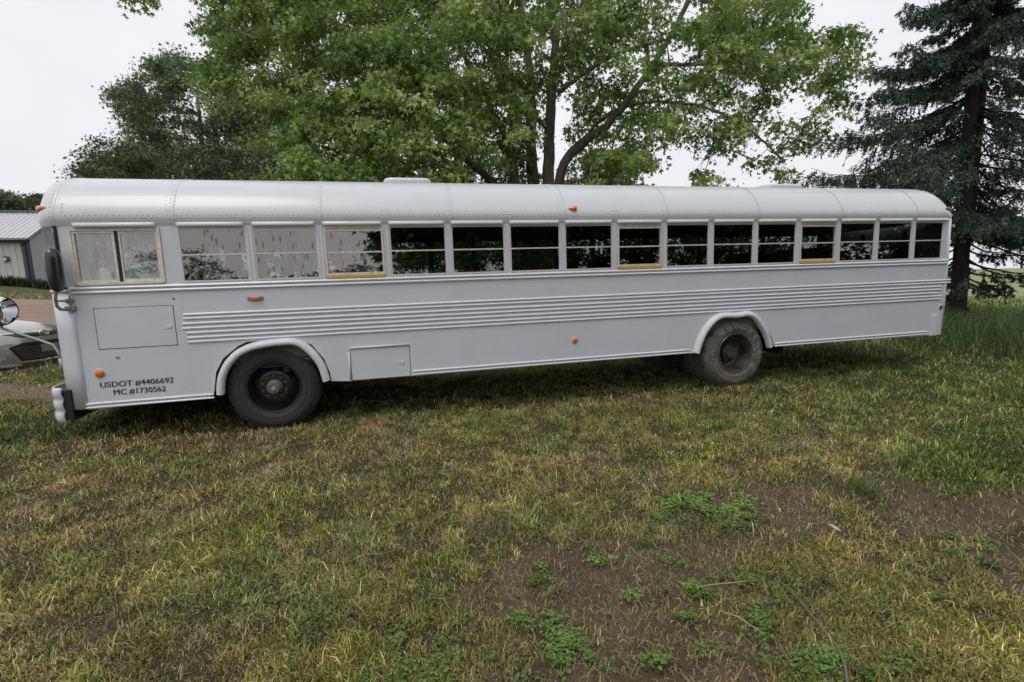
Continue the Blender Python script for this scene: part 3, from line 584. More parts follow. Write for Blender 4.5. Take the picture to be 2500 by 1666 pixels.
# ---- marker lamps
def lens(x, z, r, m, Y=0.): return MB().lathe([(0, .022), (r*.5, .021), (r*.85, .015), (r, .004), (r, 0)], (x, Y, z), 24, -1).build('marker_lamp', m, bus, smooth=True)
for x, z, r, m in ((-.81, .812, .042, M_amber), (4.336, .819, .036, M_amber), (10.453, .948, .036, M_red)):
    l = lens(x, z, r, m, -.001 if x < 10.4 else .004); MB().lathe([(r+.006, .0), (r+.005, .006), (r, .007)], (x, -.0015, z), 24, -1).build('bezel', M_side if x < 4 else M_alu, l, smooth=True)
b = MB().box(.62, .775, -.012, -.0005, 1.487, 1.527); tb = b.build('side_turn_lamp', M_steel, bus, bevel=.003); MB().box(.65, .745, -.032, -.0122, 1.489, 1.525).build('lens', M_amber, tb, bevel=.008)
def teardrop(pts, c, m, nrm_y):   # leaf shaped lens hugging the cap
    b = MB(); rows = []
    for t in np.linspace(0, 1, 13):
        w_ = math.sin(math.pi*t**.7)**.8 if 0 < t < 1 else .02
        i_ = t*(len(pts)-1); k = min(int(i_), len(pts)-2); f_ = i_-k; p = np.array(pts[k])*(1-f_)+np.array(pts[k+1])*f_
        rows.append([p+np.array(nrm_y)*(.03*w_*math.sin(q))+np.array([0, 0, c*w_*math.cos(q)]) for q in np.linspace(0, math.pi, 9)])
    b.grid(rows); return b.build('clearance_lamp', m, bus, smooth=True)
def cap_pt(t, z, x0=-1.0, sg_=-1, E=.34, n=2.4):
    r = (1-t**n)**(1/n); zz_ = (z-2.272)/r+2.272; y_ = np.interp(zz_, Pz, Py); return (x0+sg_*E*t, WID/2+(y_-WID/2)*(r if sg_ < 0 else 1-(1-r)*.1), z)
teardrop([cap_pt(t, 2.452) for t in np.linspace(.74, .16, 9)], .034, M_amber, (-.45, -.85, 0))
teardrop([cap_pt(t, 2.444, 10.30, 1, .305, 2.6) for t in np.linspace(.80, .30, 9)], .034, M_red, (.45, -.85, 0))
b = MB(); 
for x, z, m, sgx in ((4.335, 2.446, M_amber, 1),):
    b = MB(); rows = []
    for t in np.linspace(0, 1, 9):
        w_ = max(.02, math.sin(t*math.pi/2)); y0 = -.010 if sgx == 1 else .03
        rows.append([(x+sgx*(-.06+.10*t), y0-.045*w_*math.sin(q), z+.036*w_*math.cos(q)) for q in np.linspace(0, math.pi, 9)])
    b.grid(rows); b.add(rows[-1], [tuple(range(9))]); b.build('clearance_lamp', m, bus, auto=50)
# ---- doors, hatches and latches on the side
def panel(name, quad, latch, hinge=False):
    x0, x1, z0, z1 = quad; b = MB().box(x0-.006, x1+.006, -.0012, .0, z0-.006, z1+.006); g_ = b.build(name, M_black, bus)
    MB().box(x0, x1, -.0045, -.0002, z0, z1).build('door_panel', M_side, g_, bevel=.002)
    lx, lz = latch; MB().box(lx-.034, lx+.034, -.0075, -.0047, lz-.022, lz+.022).box(lx+.008, lx+.028, -.016, -.0077, lz-.013, lz+.013).build('latch', M_trim, g_, bevel=.002)
    if hinge:
        MB().tube([(x0-.004, -.011, z1+.016), (x1+.002, -.011, z1+.016)], .010, 8).tube([(x0-.016, -.009, z0+.01), (x0-.016, -.009, z1-.03)], .009, 8).build('hinge', M_trim, g_, smooth=True)
    return g_
panel('battery_door', (-.785, -.09, 1.058, 1.466), (-.15, 1.25))
panel('luggage_door', (1.622, 2.275, .532, .888), (2.178, .702), True)
MB().box(10.262, 10.40, -.014, -.0005, .505, .83).build('corner_guard', mat('corner_guard_paint', (.72, .73, .75), .35, var=.1, vscale=6, bump=.3, bscale=6), bus, bevel=.006)
MB().dome((-.073, -.0005, 1.535), (0, -1, 0), .011, .004, 8).build('bolt_hole', M_black, bus)
# ---- writing on the lower front corner and tyres
def put_text(body, x0, x1, zc, h, par, m, off=.004):
    V, F = text_mesh(body, 1., offset=0.); mn, mxx = V.min(0), V.max(0); sx = (x1-x0)/(mxx[0]-mn[0]); sz = h/(mxx[1]-mn[1])
    b = MB()
    for q_, dx in enumerate((-.0013, 0, .0013)): b.add([(x0+dx+(p[0]-mn[0])*sx, -.0022-q_*.0004-(p[2])*.5, zc+(p[1]-(mn[1]+mxx[1])/2)*sz) for p in V], F)
    return b.build('lettering', m, par, fix=True)
put_text('USDOT #4406692', -.822, -.163, .688, .062, bus, M_ink)
put_text('MC #1730562', -.714, -.243, .603, .062, bus, M_ink)
put_text('s', -.655, -.618, .962, .026, bus, M_steel)
# ---- wheels
def wheel(xc, Yf, zc, sg, rear, detail=True):
    """Yf = outer face; sg=+1 goes inwards to +y"""
    R = .485; tm = M_tyre2 if rear else M_tyre; rm = M_rim2 if rear else M_rim
    wh = bpy.data.objects.new('wheel', None); COL.objects.link(wh); wh.location = (xc, Yf, zc); wh.parent = bus; wh.matrix_parent_inverse = parent_inv(bus)
    def tyre(y0):
        b = MB().lathe([(.268, .045), (.272, .012), (.288, .002), (.30, -.002), (.315, -.010), (.34, -.014), (.345, -.010), (.352, -.010), (.355, -.015), (.392, -.0145), (.396, -.008), (.402, -.008), (.406, -.011), (.425, -.006), (.43, .0), (.452, .012), (.47, .03), (.483, .05), (.485, .06), (.478, .08), (.485, .085), (.485, .13), (.477, .135), (.485, .14), (.485, .19), (.483, .215), (.47, .235), (.43, .262), (.34, .275), (.272, .25), (.268, .22)], (xc, y0, zc), 72, sg)
        return b
    b = tyre(Yf)
    if rear:
        for y0 in (Yf, Yf+sg*.31):
            for k in range(44):
                for j, dd in enumerate((.062, .118, .175)):
                    a = 2*math.pi*(k+.5*(j % 2))/44; c_, s_ = math.cos(a), math.sin(a)
                    b.obox((xc+.488*c_, y0+sg*(dd+.018), zc+.488*s_), (.010*c_, 0, .010*s_), (-.022*s_*.9, .006*sg, .022*c_*.9), (0, .022, 0))
    b.build('tyre', tm, wh, auto=45)
    if rear: tyre(Yf+sg*.31).build('inner_tyre', tm, wh, auto=45)
    if not rear: prof = [(.276, .03), (.284, .006), (.279, -.004), (.268, .0), (.262, .03), (.257, .085), (.235, .115), (.215, .10), (.19, .068), (.168, .052), (.155, .048), (.150, .040), (.085, .040)]
    else: prof = [(.276, .03), (.284, .004), (.276, -.006), (.262, .0), (.255, .03), (.245, .12), (.238, .2), (.22, .235), (.19, .245), (.165, .235), (.15, .225), (.10, .225)]
    MB().lathe(prof, (xc, Yf, zc), 56, sg).build('rim', rm, wh, auto=50)
    d0 = .040 if not rear else .225
    if not rear: hb = [(.085, .042), (.082, .0), (.068, -.012), (.062, -.03), (.058, -.038), (.036, -.040), (.034, -.034), (0, -.034)]
    else: hb = [(.11, .226), (.105, .12), (.085, .105), (.08, .06), (.05, .05), (0, .05)]
    hub = MB().lathe(hb, (xc, Yf, zc), 32, sg).build('hub', M_hub if not rear else rm, wh, auto=50)
    if not rear: MB().lathe([(.024, -.030), (.024, -.043), (0, -.044)], (xc, Yf, zc), 20, sg).build('cap', M_pink, hub, auto=40)
    for k in range(10):
        a = 2*math.pi*(k+.5)/10; b = MB().lathe([(.016, d0+.006), (.016, d0-.012), (.012, d0-.016), (.009, d0-.018), (.009, d0-.03), (0, d0-.032)], (xc+.122*math.cos(a), Yf, zc+.122*math.sin(a)), 6, sg); b.build('wheel_nut', M_nut if not rear else M_hub, wh)
    if not rear:
        b = MB()
        for k in range(5):
            a = 2*math.pi*(k+.22)/5; c_, s_ = math.cos(a), math.sin(a); cx, cz = xc+.198*c_, zc+.198*s_; y_ = Yf+sg*.072
            b.add([(cx+.035*math.cos(q)*(-s_)+.022*math.sin(q)*c_, y_+sg*.0+.016*math.sin(q)*sg, cz+.035*math.cos(q)*c_+.022*math.sin(q)*s_) for q in np.linspace(0, 2*math.pi, 16)[:-1]], [tuple(range(15))])
        b.build('hand_hole', M_dark, wh)
    return wh
def arc_text(body, wh, xc, Yf, zc, r, a_start, a_step, h, m, wsc=.9):
    b = MB()
    for k, ch in enumerate(body):
        if ch == ' ': continue
        V, F = text_mesh(ch, 1., offset=.02); mn, mxx = V.min(0), V.max(0); s = h/(.73); a = math.radians(a_start-k*a_step); c_, s_ = math.cos(a), math.sin(a)
        cx = (mn[0]+mxx[0])/2
        vs = []
        for p in V: u = (p[0]-cx)*s*wsc; v_ = (p[1]-.36)*s; vs.append((xc+(r+v_)*c_+u*s_, Yf-.0145-p[2]*3.5, zc+(r+v_)*s_-u*c_))
        b.add(vs, F)
    b.build('lettering', m, wh, fix=True)
wf = wheel(.79, .03, .515, 1, False); wr = wheel(6.74, .02, .478, 1, True)
wheel(.79, WID-.03, .515, -1, False); wheel(6.74, WID-.02, .478, -1, True)
M_let = mat('raised_tyre_lettering', (.33, .31, .28), .9, var=.4, vscale=30)
arc_text('GOODYEAR', wr, 6.74, .02, .478, .378, 127, 18.5, .062, M_let, 1.25)
arc_text('G182 RSD', wr, 6.74, .02, .478, .378, 232, 9, .034, M_let)
# ---- under body
b = MB().box(.0, 10.3, .35, .5, .58, .72).box(0, 10.3, WID-.5, WID-.35, .58, .72).box(.1, 10.3, .04, WID-.04, .74, .80)
for x in np.arange(.2, 10.2, .7): b.box(x, x+.06, .03, WID-.03, .68, .739)
b.build('chassis', M_black, bus)
b = MB().tube([(6.74, .3, .478), (6.74, WID-.3, .478)], .075, 12).lathe([(0, -.20), (.12, -.17), (.20, -.06), (.22, 0), (.20, .06), (.12, .17), (0, .2)], (6.74, WID/2, .46), 20).tube([(.79, .3, .45), (.79, WID-.3, .45)], .05, 10).tube([(6.6, WID/2, .5), (2.5, WID/2, .62)], .05, 10); b.build('axle', M_black, bus, smooth=True)
M_tank = mat('rusty_tank', (.10, .075, .06), .8, var=.5, vscale=10)
for x_, y_ in ((5.45, .95), (5.0, 1.5)): MB().tube([(x_, y_, .5), (x_+.5, y_, .5)], .12, 16).build('air_tank', M_tank, bus, smooth=True)
for q in ((5.93, 5.955, .30, .55, .30, .52), (7.55, 7.58, .06, .5, .4, .74), (1.86, 1.885, .4, .42, .33, .55)): MB().box(*q).build('bracket', M_black, bus)
# ---- interior
b = MB().box(-1.1, 10.45, .04, WID-.04, .80, .83); b.box(-.93, 10.4, .031, .045, .84, 1.68); b.box(-.93, 10.4, WID-.045, WID-.031, .84, 1.68); b.build('cabin_floor', M_int, bus)
b = MB(); b.grid([[(x, min(max(y, .045), WID-.045), z-.035) for y, z in PROF] for x in (-1.0, 10.3)]); b.build('headliner', M_int, bus)
for k, x in enumerate((1.9, 4.75, 5.35, 8.1, 8.75, 9.4, 9.98)):
    for y0 in ((.10, 1.30) if x > 5 else (1.30,)):
        s_ = MB().box(x-.42, x+.05, y0, y0+.9, 1.12, 1.24).build('seat', M_seat, bus, bevel=.04)
        MB().prism([(x+.02, 1.24), (x+.12, 1.24), (x+.20, 1.86), (x+.17, 1.92), (x+.12, 1.92), (x+.09, 1.88)], y0+.02, y0+.88).build('backrest', M_seat, s_, bevel=.03)
        MB().tube([(x-.35, y0+.1, .83), (x-.35, y0+.1, 1.12)], .015, 6).tube([(x-.35, y0+.8, .83), (x-.35, y0+.8, 1.12)], .015, 6).build('seat_leg', M_black, s_)
sd = MB().prism([(-.62, 1.2), (-.18, 1.2), (-.08, 1.95), (-.13, 2.02), (-.2, 1.95), (-.27, 1.32), (-.62, 1.3)], .30, .78).build('driver_seat', mat('teal_grey_vinyl', (.05, .085, .08), .6), bus, bevel=.03)
b = MB(); P = [(-.93+.05*math.sin(q)*.5, .55+.23*math.cos(q), 1.72+.23*math.sin(q)*.85) for q in np.linspace(0, 2*math.pi, 25)]; b.tube(P, .014, 6); b.tube([(-.95, .55, 1.72), (-1.05, .55, 1.45)], .025, 8); b.build('steering_wheel', M_black, bus, smooth=True)
b = MB().prism([(-1.14, 1.3), (-.95, 1.3), (-.98, 1.6), (-1.14, 1.66)], .1, WID-.1); b.build('dashboard', M_int, bus)
b = MB(); P = [(-1.0+.17*math.cos(q), .10, 1.74+.36*math.sin(q)) for q in np.linspace(-.6, math.pi*.55, 14)]; b.add([(-.87, .09, 1.62)]+[(-.87+.12*max(0, math.cos(q)), .09, 1.80+.18*math.sin(q)) for q in np.linspace(0, math.pi/2, 9)]+[(-.87, .09, 1.98)], [tuple(range(11))]); b.build('sun_visor', mat('dark_teal_visor', (.02, .05, .045), .4), bus)  # flat teal sheet added for the dark rounded shape in the driver's window
MB().tube([(-.40, .95, .83), (-.40, .95, 2.6)], .018, 8).tube([(-.62, .95, 1.75), (-.40, .95, 1.75)], .014, 8).build('grab_pole', M_steel, bus, smooth=True)
# rear window and door outline
for q in ((10.63, 10.66, .35, .80, 1.75, 2.2), (10.63, 10.66, WID-.80, WID-.35, 1.75, 2.2), (10.655, 10.68, .95, 1.35, 1.5, 2.2)): MB().box(*q).build('rear_window', M_black, bus)
MB().box(10.60, 10.72, .25, WID-.25, .50, .68).build('rear_bumper', M_black, bus, bevel=.01)
# ---- mirrors
b = MB(); rows = []
cxm, cym, czm = -.995, -.13, 1.85
for t in np.linspace(0, 1, 15):
    z = .178*math.cos(math.pi*t)*1.15; prof = (max(0, 1-abs(math.cos(math.pi*t))**5))**.5
    w1, d1 = .068*prof*(1-.2*(1-(z+.205)/.41)), .085*prof
    rows.append([(cxm+w1*math.cos(q)*1.0-.010*z, cym+d1*math.sin(q)*.9, czm+z*1.02) for q in np.linspace(0, 2*math.pi, 21)])
b.grid(rows); mh = b.build('side_mirror', M_mir, bus, smooth=True)
b = MB().tube([(-1.00, -.13, 1.70), (-1.025, -.125, 1.58), (-1.03, -.11, 1.51), (-1.02, -.08, 1.475), (-.99, -.04, 1.47), (-.96, -.012, 1.47)], .015, 8).tube([(-1.03, -.115, 1.56), (-1.0, -.05, 1.555), (-.96, -.01, 1.555)], .010, 8)
b.box(-1.01, -.93, -.035, -.001, 1.46, 1.50).box(-1.0, -.94, -.03, -.001, 1.535, 1.575); b.tube([(-.96, -.03, 1.44), (-.96, -.03, 1.60)], .009, 8); b.build('mirror_arm', M_steel, mh, smooth=False)
# convex mirror on its bent arm
c = np.array([-1.83, .42, 1.475]); nrm = np.array([.62, -.78, .05]); nrm /= np.linalg.norm(nrm)
a1 = np.cross(nrm, [0, 0, 1.]); a1 /= np.linalg.norm(a1); a2 = np.cross(a1, nrm)
def disc(prof, seg=32):
    b = MB(); b.grid([[tuple(c+r*(a1*math.cos(q)+a2*math.sin(q))+nrm*d_) for q in np.linspace(0, 2*math.pi, seg+1)] for r, d_ in prof]); return b
cm = disc([(.001, -.06), (.06, -.055), (.12, -.03), (.155, -.005), (.160, .004), (.152, .010)]).build('convex_mirror', M_mir, bus, smooth=True)
disc([(.153, .006), (.12, .035), (.08, .055), (.04, .066), (.001, .07)]).build('mirror_glass', M_chrome, cm, smooth=True)
b = MB().tube([tuple(c-nrm*.05), (-1.865, .47, 1.38), (-1.84, .46, 1.29), (-1.62, .39, 1.21), (-1.45, .33, 1.15), (-1.33, .30, 1.10), (-1.285, .28, 1.02), (-1.265, .26, .92)], .014, 8).tube([(-1.268, .265, .96), (-1.25, .25, .80)], .022, 8); b.build('mirror_arm', M_steel, cm, smooth=True)
# ================================================================ SHED
M_wall = mat('white_ribbed_steel', (.62, .62, .58), .5, var=.12, vscale=1.5, stretch=(1, 1, .3)); M_gable = mat('grey_steel_sheet', (.30, .31, .32), .6, var=.08, vscale=2)  # gable wall's shade is put into its darker grey
M_srf = mat('bare_ribbed_roof', (.60, .60, .62), .35, metal=.3, var=.1, vscale=3); M_strim = mat('dark_blue_trim', (.05, .055, .08), .5)
k = 46/33*1.0
C0 = CAM+ray(81, 690)*33.; W1 = CAM+ray(0, 697)*32.5; ez = 4.3*.74
ld = W1-C0; ld[2] = 0; ld /= np.linalg.norm(ld); gd = np.array([-ld[1], ld[0], 0.])*1; 
if gd@CF < 0: gd = -gd
E0 = CAM+ray(70, 583)*33.; zb = C0[2]-.3; ze = E0[2]; LEN, DEP = 14., 8.5
rid = ze+2.1
def sp(l, g, z): return (C0[0]+ld[0]*l+gd[0]*g, C0[1]+ld[1]*l+gd[1]*g, z)
shed = empty('shed', (C0[0], C0[1], zb), 'white ribbed steel shed with dark trim and metal roof', 'shed')
MB().add([sp(0, DEP, zb), sp(LEN, DEP, zb), sp(LEN, DEP, ze), sp(0, DEP, ze)], [(0, 1, 2, 3)]).build('wall', M_wall, shed)
b = MB(); b.add([sp(0, 0, zb), sp(LEN, 0, zb), sp(LEN, 0, ze), sp(0, 0, ze)], [(0, 1, 2, 3)])
for l in np.arange(.35, LEN, .32):
    b.add([sp(l-.03, 0, zb), sp(l, -.035, zb), sp(l+.03, 0, zb), sp(l-.03, 0, ze), sp(l, -.035, ze), sp(l+.03, 0, ze)], [(0, 1, 4, 3), (1, 2, 5, 4)])
b.build('wall', M_wall, shed)
for l in (0, LEN): MB().add([sp(l, 0, zb), sp(l, DEP, zb), sp(l, DEP, ze), sp(l, DEP/2, rid), sp(l, 0, ze)], [(0, 1, 2, 3, 4)]).build('gable_wall', M_gable, shed)
b = MB()
for s0, g0, g1 in ((1, -.35, DEP/2), (-1, DEP+.35, DEP/2)):
    zz0 = ze-.35*2.1/(DEP/2)
    b.add([sp(-.25, g0, zz0+.06), sp(LEN+.25, g0, zz0+.06), sp(LEN+.25, g1, rid+.06), sp(-.25, g1, rid+.06)], [(0, 1, 2, 3)])
    for l in np.arange(-.2, LEN+.2, .30):
        b.add([sp(l-.05, g0, zz0+.06), sp(l-.02, g0, zz0+.12), sp(l+.02, g0, zz0+.12), sp(l+.05, g0, zz0+.06), sp(l-.05, g1, rid+.06), sp(l-.02, g1, rid+.12), sp(l+.02, g1, rid+.12), sp(l+.05, g1, rid+.06)], [(0, 1, 5, 4), (1, 2, 6, 5), (2, 3, 7, 6)])
rf = b.build('roof', M_srf, shed)
b = MB().tube([sp(-.28, DEP/2, rid+.14), sp(LEN+.28, DEP/2, rid+.14)], .09, 6); b.build('ridge_cap', M_strim, rf)
b = MB(); zz0 = ze-.35*2.1/(DEP/2)
def bar(p, q, r): b.tube([p, q], r, 4)
bar(sp(-.26, -.4, zz0+.02), sp(LEN+.26, -.4, zz0+.02), .13); bar(sp(-.26, -.4, zz0), sp(-.26, DEP/2, rid), .12); bar(sp(-.26, DEP+.4, zz0), sp(-.26, DEP/2, rid), .12)
b.tube([sp(.15, -.4, zz0), sp(.15, -.12, zz0-.35), sp(.15, -.12, zb+.1)], .11, 6); bar(sp(-.02, -.02, zb), sp(-.02, -.02, ze), .14)
b.build('trim', M_strim, shed)
b = MB(); ml = 1.2; mz = CAM[2]+ray(38, 632)[2]*32.4
b.tube([sp(ml, -.02, mz), sp(ml, -.14, mz)], .19, 14); vh = b.build('electric_meter', mat('dark_meter_ring', (.10, .07, .065), .6), shed)
MB().tube([sp(ml+.03, -.141, mz-.02), sp(ml+.03, -.26, mz-.03)], .13, 14).build('meter_glass', mat('meter_glass', (.6, .6, .58), .2, coat=.5), vh)
# weeds at the shed foot
n = 5000; l = rng.uniform(-1, LEN, n); g_ = -.25+rng.normal(0, .22, n); x = C0[0]+ld[0]*l+gd[0]*g_; y = C0[1]+ld[1]*l+gd[1]*g_
V, F, Cc = blades(n, x, y, rng.uniform(.3, .75, n), .07*np.ones(n), rng.uniform(.1, .7, n), np.array([.03, .06, .02])*rng.uniform(.5, 1.5, n)[:, None]); tag(np_mesh('weeds', M_grass, V, F, Cc), 'dark weeds along the foot of the white shed', 'weeds', kind='stuff')
# ================================================================ CAR
car_yaw = math.radians(-16)
CX, CY = -3.52, 4.12; cz = .30
car = empty('car', (CX, CY, cz), 'silver beige sedan seen by its front corner beside the bus nose', 'car', rz=0)
M_cp = mat('silver_beige_car_paint', (.36, .345, .30), .22, metal=.4, coat=.9, var=.05, vscale=3)
M_cblk = mat('gloss_black_plastic', (.012, .012, .013), .3); M_cchr = mat('chrome_trim', (.8, .8, .8), .08, metal=1); M_clamp = mat('clear_lamp_cover', (.50, .52, .54), .08, coat=1, metal=.3, var=.6, vscale=18, col2=(.06, .065, .07))
ca, sa = math.cos(car_yaw), math.sin(car_yaw)
def cw(x, y, z): return (CX+ca*x-sa*y, CY+sa*x+ca*y, cz+z)
def xn(y): return .05-.46*(abs(y)/.92)**3.0
def ease(y): return .11*(abs(y)/.9)**4
rowsd = [(.06, .16), (.02, .20), (.0, .26), (-.0, .42), (.0, .54), (.03, .62), (.08, .685), (.16, .73), (.35, .80), (.6, .855), (.9, .90), (1.25, .935), (1.5, .95), (2.6, .96), (3.9, .97), (4.3, .99), (4.72, 1.0), (4.82, .9), (4.86, .6), (4.86, .3), (4.8, .2)]
ys_ = np.linspace(-.9, .9, 25)
b = MB(); rows = []
for s, z in rowsd:
    rear_ = S(s, 4.2, 4.8); rows.append([((xn(y)*(1-float(rear_))+(.0+.3*(abs(y)/.9)**3)*float(rear_))-s, y, z-ease(y)*(1 if .6 < z else 0)) for y in ys_])
b.grid([[cw(*p) for p in r] for r in rows])
for sg in (0, -1):
    ed = [r[sg] for r in rows]; sy = -1 if sg == 0 else 1; body = []
    for p in ed: body.append([cw(p[0], sy*.90, p[2]), cw(p[0], sy*.925, p[2]*.6+.15*.4), cw(p[0], sy*.92, min(p[2], .35)), cw(p[0], sy*.87, .16)])
    b.grid(body)
cb = b.build('body', M_cp, car, smooth=True)
def patch(name, yz, off, m, par, sub=10, recess=0.):
    """outline in (y,z), follows the curve of the nose"""
    def sx(y, z):
        zs = [r[1] for r in rowsd[2:12]]; ss = [r[0] for r in rowsd[2:12]]
        return xn(y)-np.interp(z+ease(y)*(z > .6), zs, ss)+off
    b = MB(); n = len(yz); cy = sum(p[0] for p in yz)/n; czz = sum(p[1] for p in yz)/n; rings = []
    pts = []
    for i in range(n):
        p, q = yz[i], yz[(i+1) % n]
        for t in np.linspace(0, 1, sub, endpoint=False): pts.append((p[0]*(1-t)+q[0]*t, p[1]*(1-t)+q[1]*t))
    pts.append(pts[0])
    for r in np.linspace(1, 0.02, 6): rings.append([cw(sx(cy+(y-cy)*r, czz+(z-czz)*r), cy+(y-cy)*r, czz+(z-czz)*r) for y, z in pts])
    back = [cw(sx(y, z)-off-.02, y, z) for y, z in pts]
    b.grid([back]+rings); return b.build(name, m, par, smooth=False)
lg = patch('lower_grille', [(-.56, .50), (-.40, .56), (.40, .56), (.56, .50), (.44, .27), (-.44, .27)], .008, M_cblk, car)
for k in range(6): patch('grille_bar', [(-.52+.02*k, .49-.035*k), (.52-.02*k, .49-.035*k), (.515-.02*k, .478-.035*k), (-.515+.02*k, .478-.035*k)], .018, mat('grey_grille_bar', (.10, .10, .10), .3), lg, 6)
patch('grille_trim', [(-.46, .262), (.46, .262), (.45, .238), (-.45, .238)], .016, M_cchr, lg, 8)
patch('upper_grille', [(-.52, .705), (-.3, .712), (.3, .712), (.52, .705), (.36, .645), (-.36, .645)], .008, M_cblk, car)
patch('grille_chrome', [(-.52, .722), (.52, .722), (.52, .710), (-.52, .710)], .014, M_cchr, car)
for sy in (-1, 1):
    patch('headlight', [(sy*.56, .70), (sy*.86, .735), (sy*.885, .70), (sy*.80, .635), (sy*.60, .655)], .010, M_clamp, car, 6)
    fg = patch('fog_lamp', [(sy*.56, .33), (sy*.66, .385), (sy*.86, .41), (sy*.84, .33), (sy*.70, .285)], .008, M_clamp, car, 6)
    patch('lower_lip', [(sy*.46, .225), (sy*.88, .235), (sy*.87, .205), (sy*.45, .195)], .02, M_cp, car, 6)
b = MB()
for rx, rz in ((.075, .05), (.028, .048)):
    b.tube([cw(xn(0)-.055, rx*math.cos(q), .682+rz*math.sin(q)) for q in np.linspace(0, 2*math.pi, 25)], .008, 6)
b.tube([cw(xn(0)-.05, .05*math.cos(q), .705+.018*math.sin(q)) for q in np.linspace(0, 2*math.pi, 19)], .007, 6)
b.build('emblem', M_cchr, car, smooth=True)
patch('number_plate', [(-.15, .50), (.15, .50), (.15, .38), (-.15, .38)], .026, mat('plate_holder', (.24, .25, .17), .6), lg, 4)
gh = [(-1.22, .93, .80), (-1.9, 1.38, .60), (-2.6, 1.45, .58), (-3.4, 1.40, .57), (-4.15, 1.02, .72)]
b = MB(); b.grid([[cw(x, -w_-.04 if False else -w_, z-.03) if j == 0 else cw(x, y_*w_, z+.012*(1-y_*y_)) for j, y_ in enumerate(np.linspace(-1, 1, 9))] for x, z, w_ in gh]); b.build('cabin_top', M_cp, car, smooth=True)
for sy in (-1, 1):
    b = MB(); b.add([cw(-1.2, sy*.80, .92), cw(-1.92, sy*.605, 1.36), cw(-3.4, sy*.575, 1.38), cw(-4.1, sy*.72, 1.0), cw(-4.0, sy*.87, .93), cw(-1.4, sy*.88, .90)], [(0, 1, 2, 3, 4, 5)]); b.build('side_window', M_cblk, car)
b = MB(); b.add([cw(-1.24, -.74, .945), cw(-1.24, .74, .945), cw(-1.86, .56, 1.368), cw(-1.86, -.56, 1.368)], [(0, 1, 2, 3)]); b.build('windscreen', M_cblk, car)
for x in (-.92, -3.75):
    for sy in (-1, 1):
        R_ = .33; o = MB(); prof = [(.0, .0), (.2, -.01), (.235, .0), (.31, .0), (.33, .03), (.33, .2)]
        rows = [[cw(x+r*math.cos(q), sy*(.935-d_), R_-.02+r*math.sin(q)) for q in np.linspace(0, 2*math.pi, 29)] for r, d_ in prof]; ow = MB().grid(rows[2:]).build('wheel', M_tyre, car, smooth=True); MB().grid(rows[:3]).build('rim', M_steel, ow, smooth=True)
# ================================================================ TREES
def leafcloud(C, T, Nn, size, col, lob=1.):
    """leaf geometry: base C, tip direction T, normal Nn -> 3 lobes of one quad each"""
    n = len(C); T = T/np.linalg.norm(T, axis=1, keepdims=True); Sd = np.cross(T, Nn); Sd /= np.linalg.norm(Sd, axis=1, keepdims=True)+1e-9; Nn = np.cross(Sd, T)
    L2 = [((0, 0), (.45, .17), (1, 0), (.45, -.17)), ((.05, .0), (.22, .30), (.62, .52), (.42, .12)), ((.05, .0), (.42, -.12), (.62, -.52), (.22, -.30))]
    P = np.zeros((n, 12, 3)); k = 0
    for lobe in L2:
        for (t, s_) in lobe:
            P[:, k] = C+size[:, None]*(T*t+Sd*s_*lob+Nn*(.35*s_*s_-.12*t*t)); k += 1
    i = np.arange(n)*12
    return P.reshape(-1, 3), [np.concatenate([np.stack([i+4*q+j for j in range(4)], 1) for q in range(3)])], np.repeat(col, 12, 0)
M_bark = mat('grey_brown_bark', (.20, .165, .135), .95, var=.5, vscale=7, bump=1., bscale=14, stretch=(1, 1, .25)); M_bark2 = mat('dark_spruce_bark', (.05, .043, .036), .95, var=.5, vscale=10, bump=.9, bscale=18, stretch=(1, 1, .4))
M_leaf = mat('maple_leaf', (1, 1, 1), .45, attr='col', trans=.42, spec=.45)
M_leaf2 = mat('dark_leaf', (1, 1, 1), .55, attr='col', trans=.18)
M_need = mat('spruce_needles', (1, 1, 1), .6, attr='col', trans=.08)
def smooth_path(P, n=6):
    P = np.asarray(P, float); t = np.arange(len(P)); tt = np.linspace(0, len(P)-1, (len(P)-1)*n+1)
    Q = np.stack([np.interp(tt, t, P[:, i]) for i in range(P.shape[1])], 1)
    for _ in range(n): Q[1:-1] = (Q[:-2]+2*Q[1:-1]+Q[2:])/4
    return Q
def inpoly(px, py, poly):
    c = np.zeros(len(px), bool); j = len(poly)-1
    for i in range(len(poly)):
        xi, yi = poly[i]; xj, yj = poly[j]; q = ((yi > py) != (yj > py)) & (px < (xj-xi)*(py-yi)/(yj-yi+1e-9)+xi); c ^= q; j = i
    return c
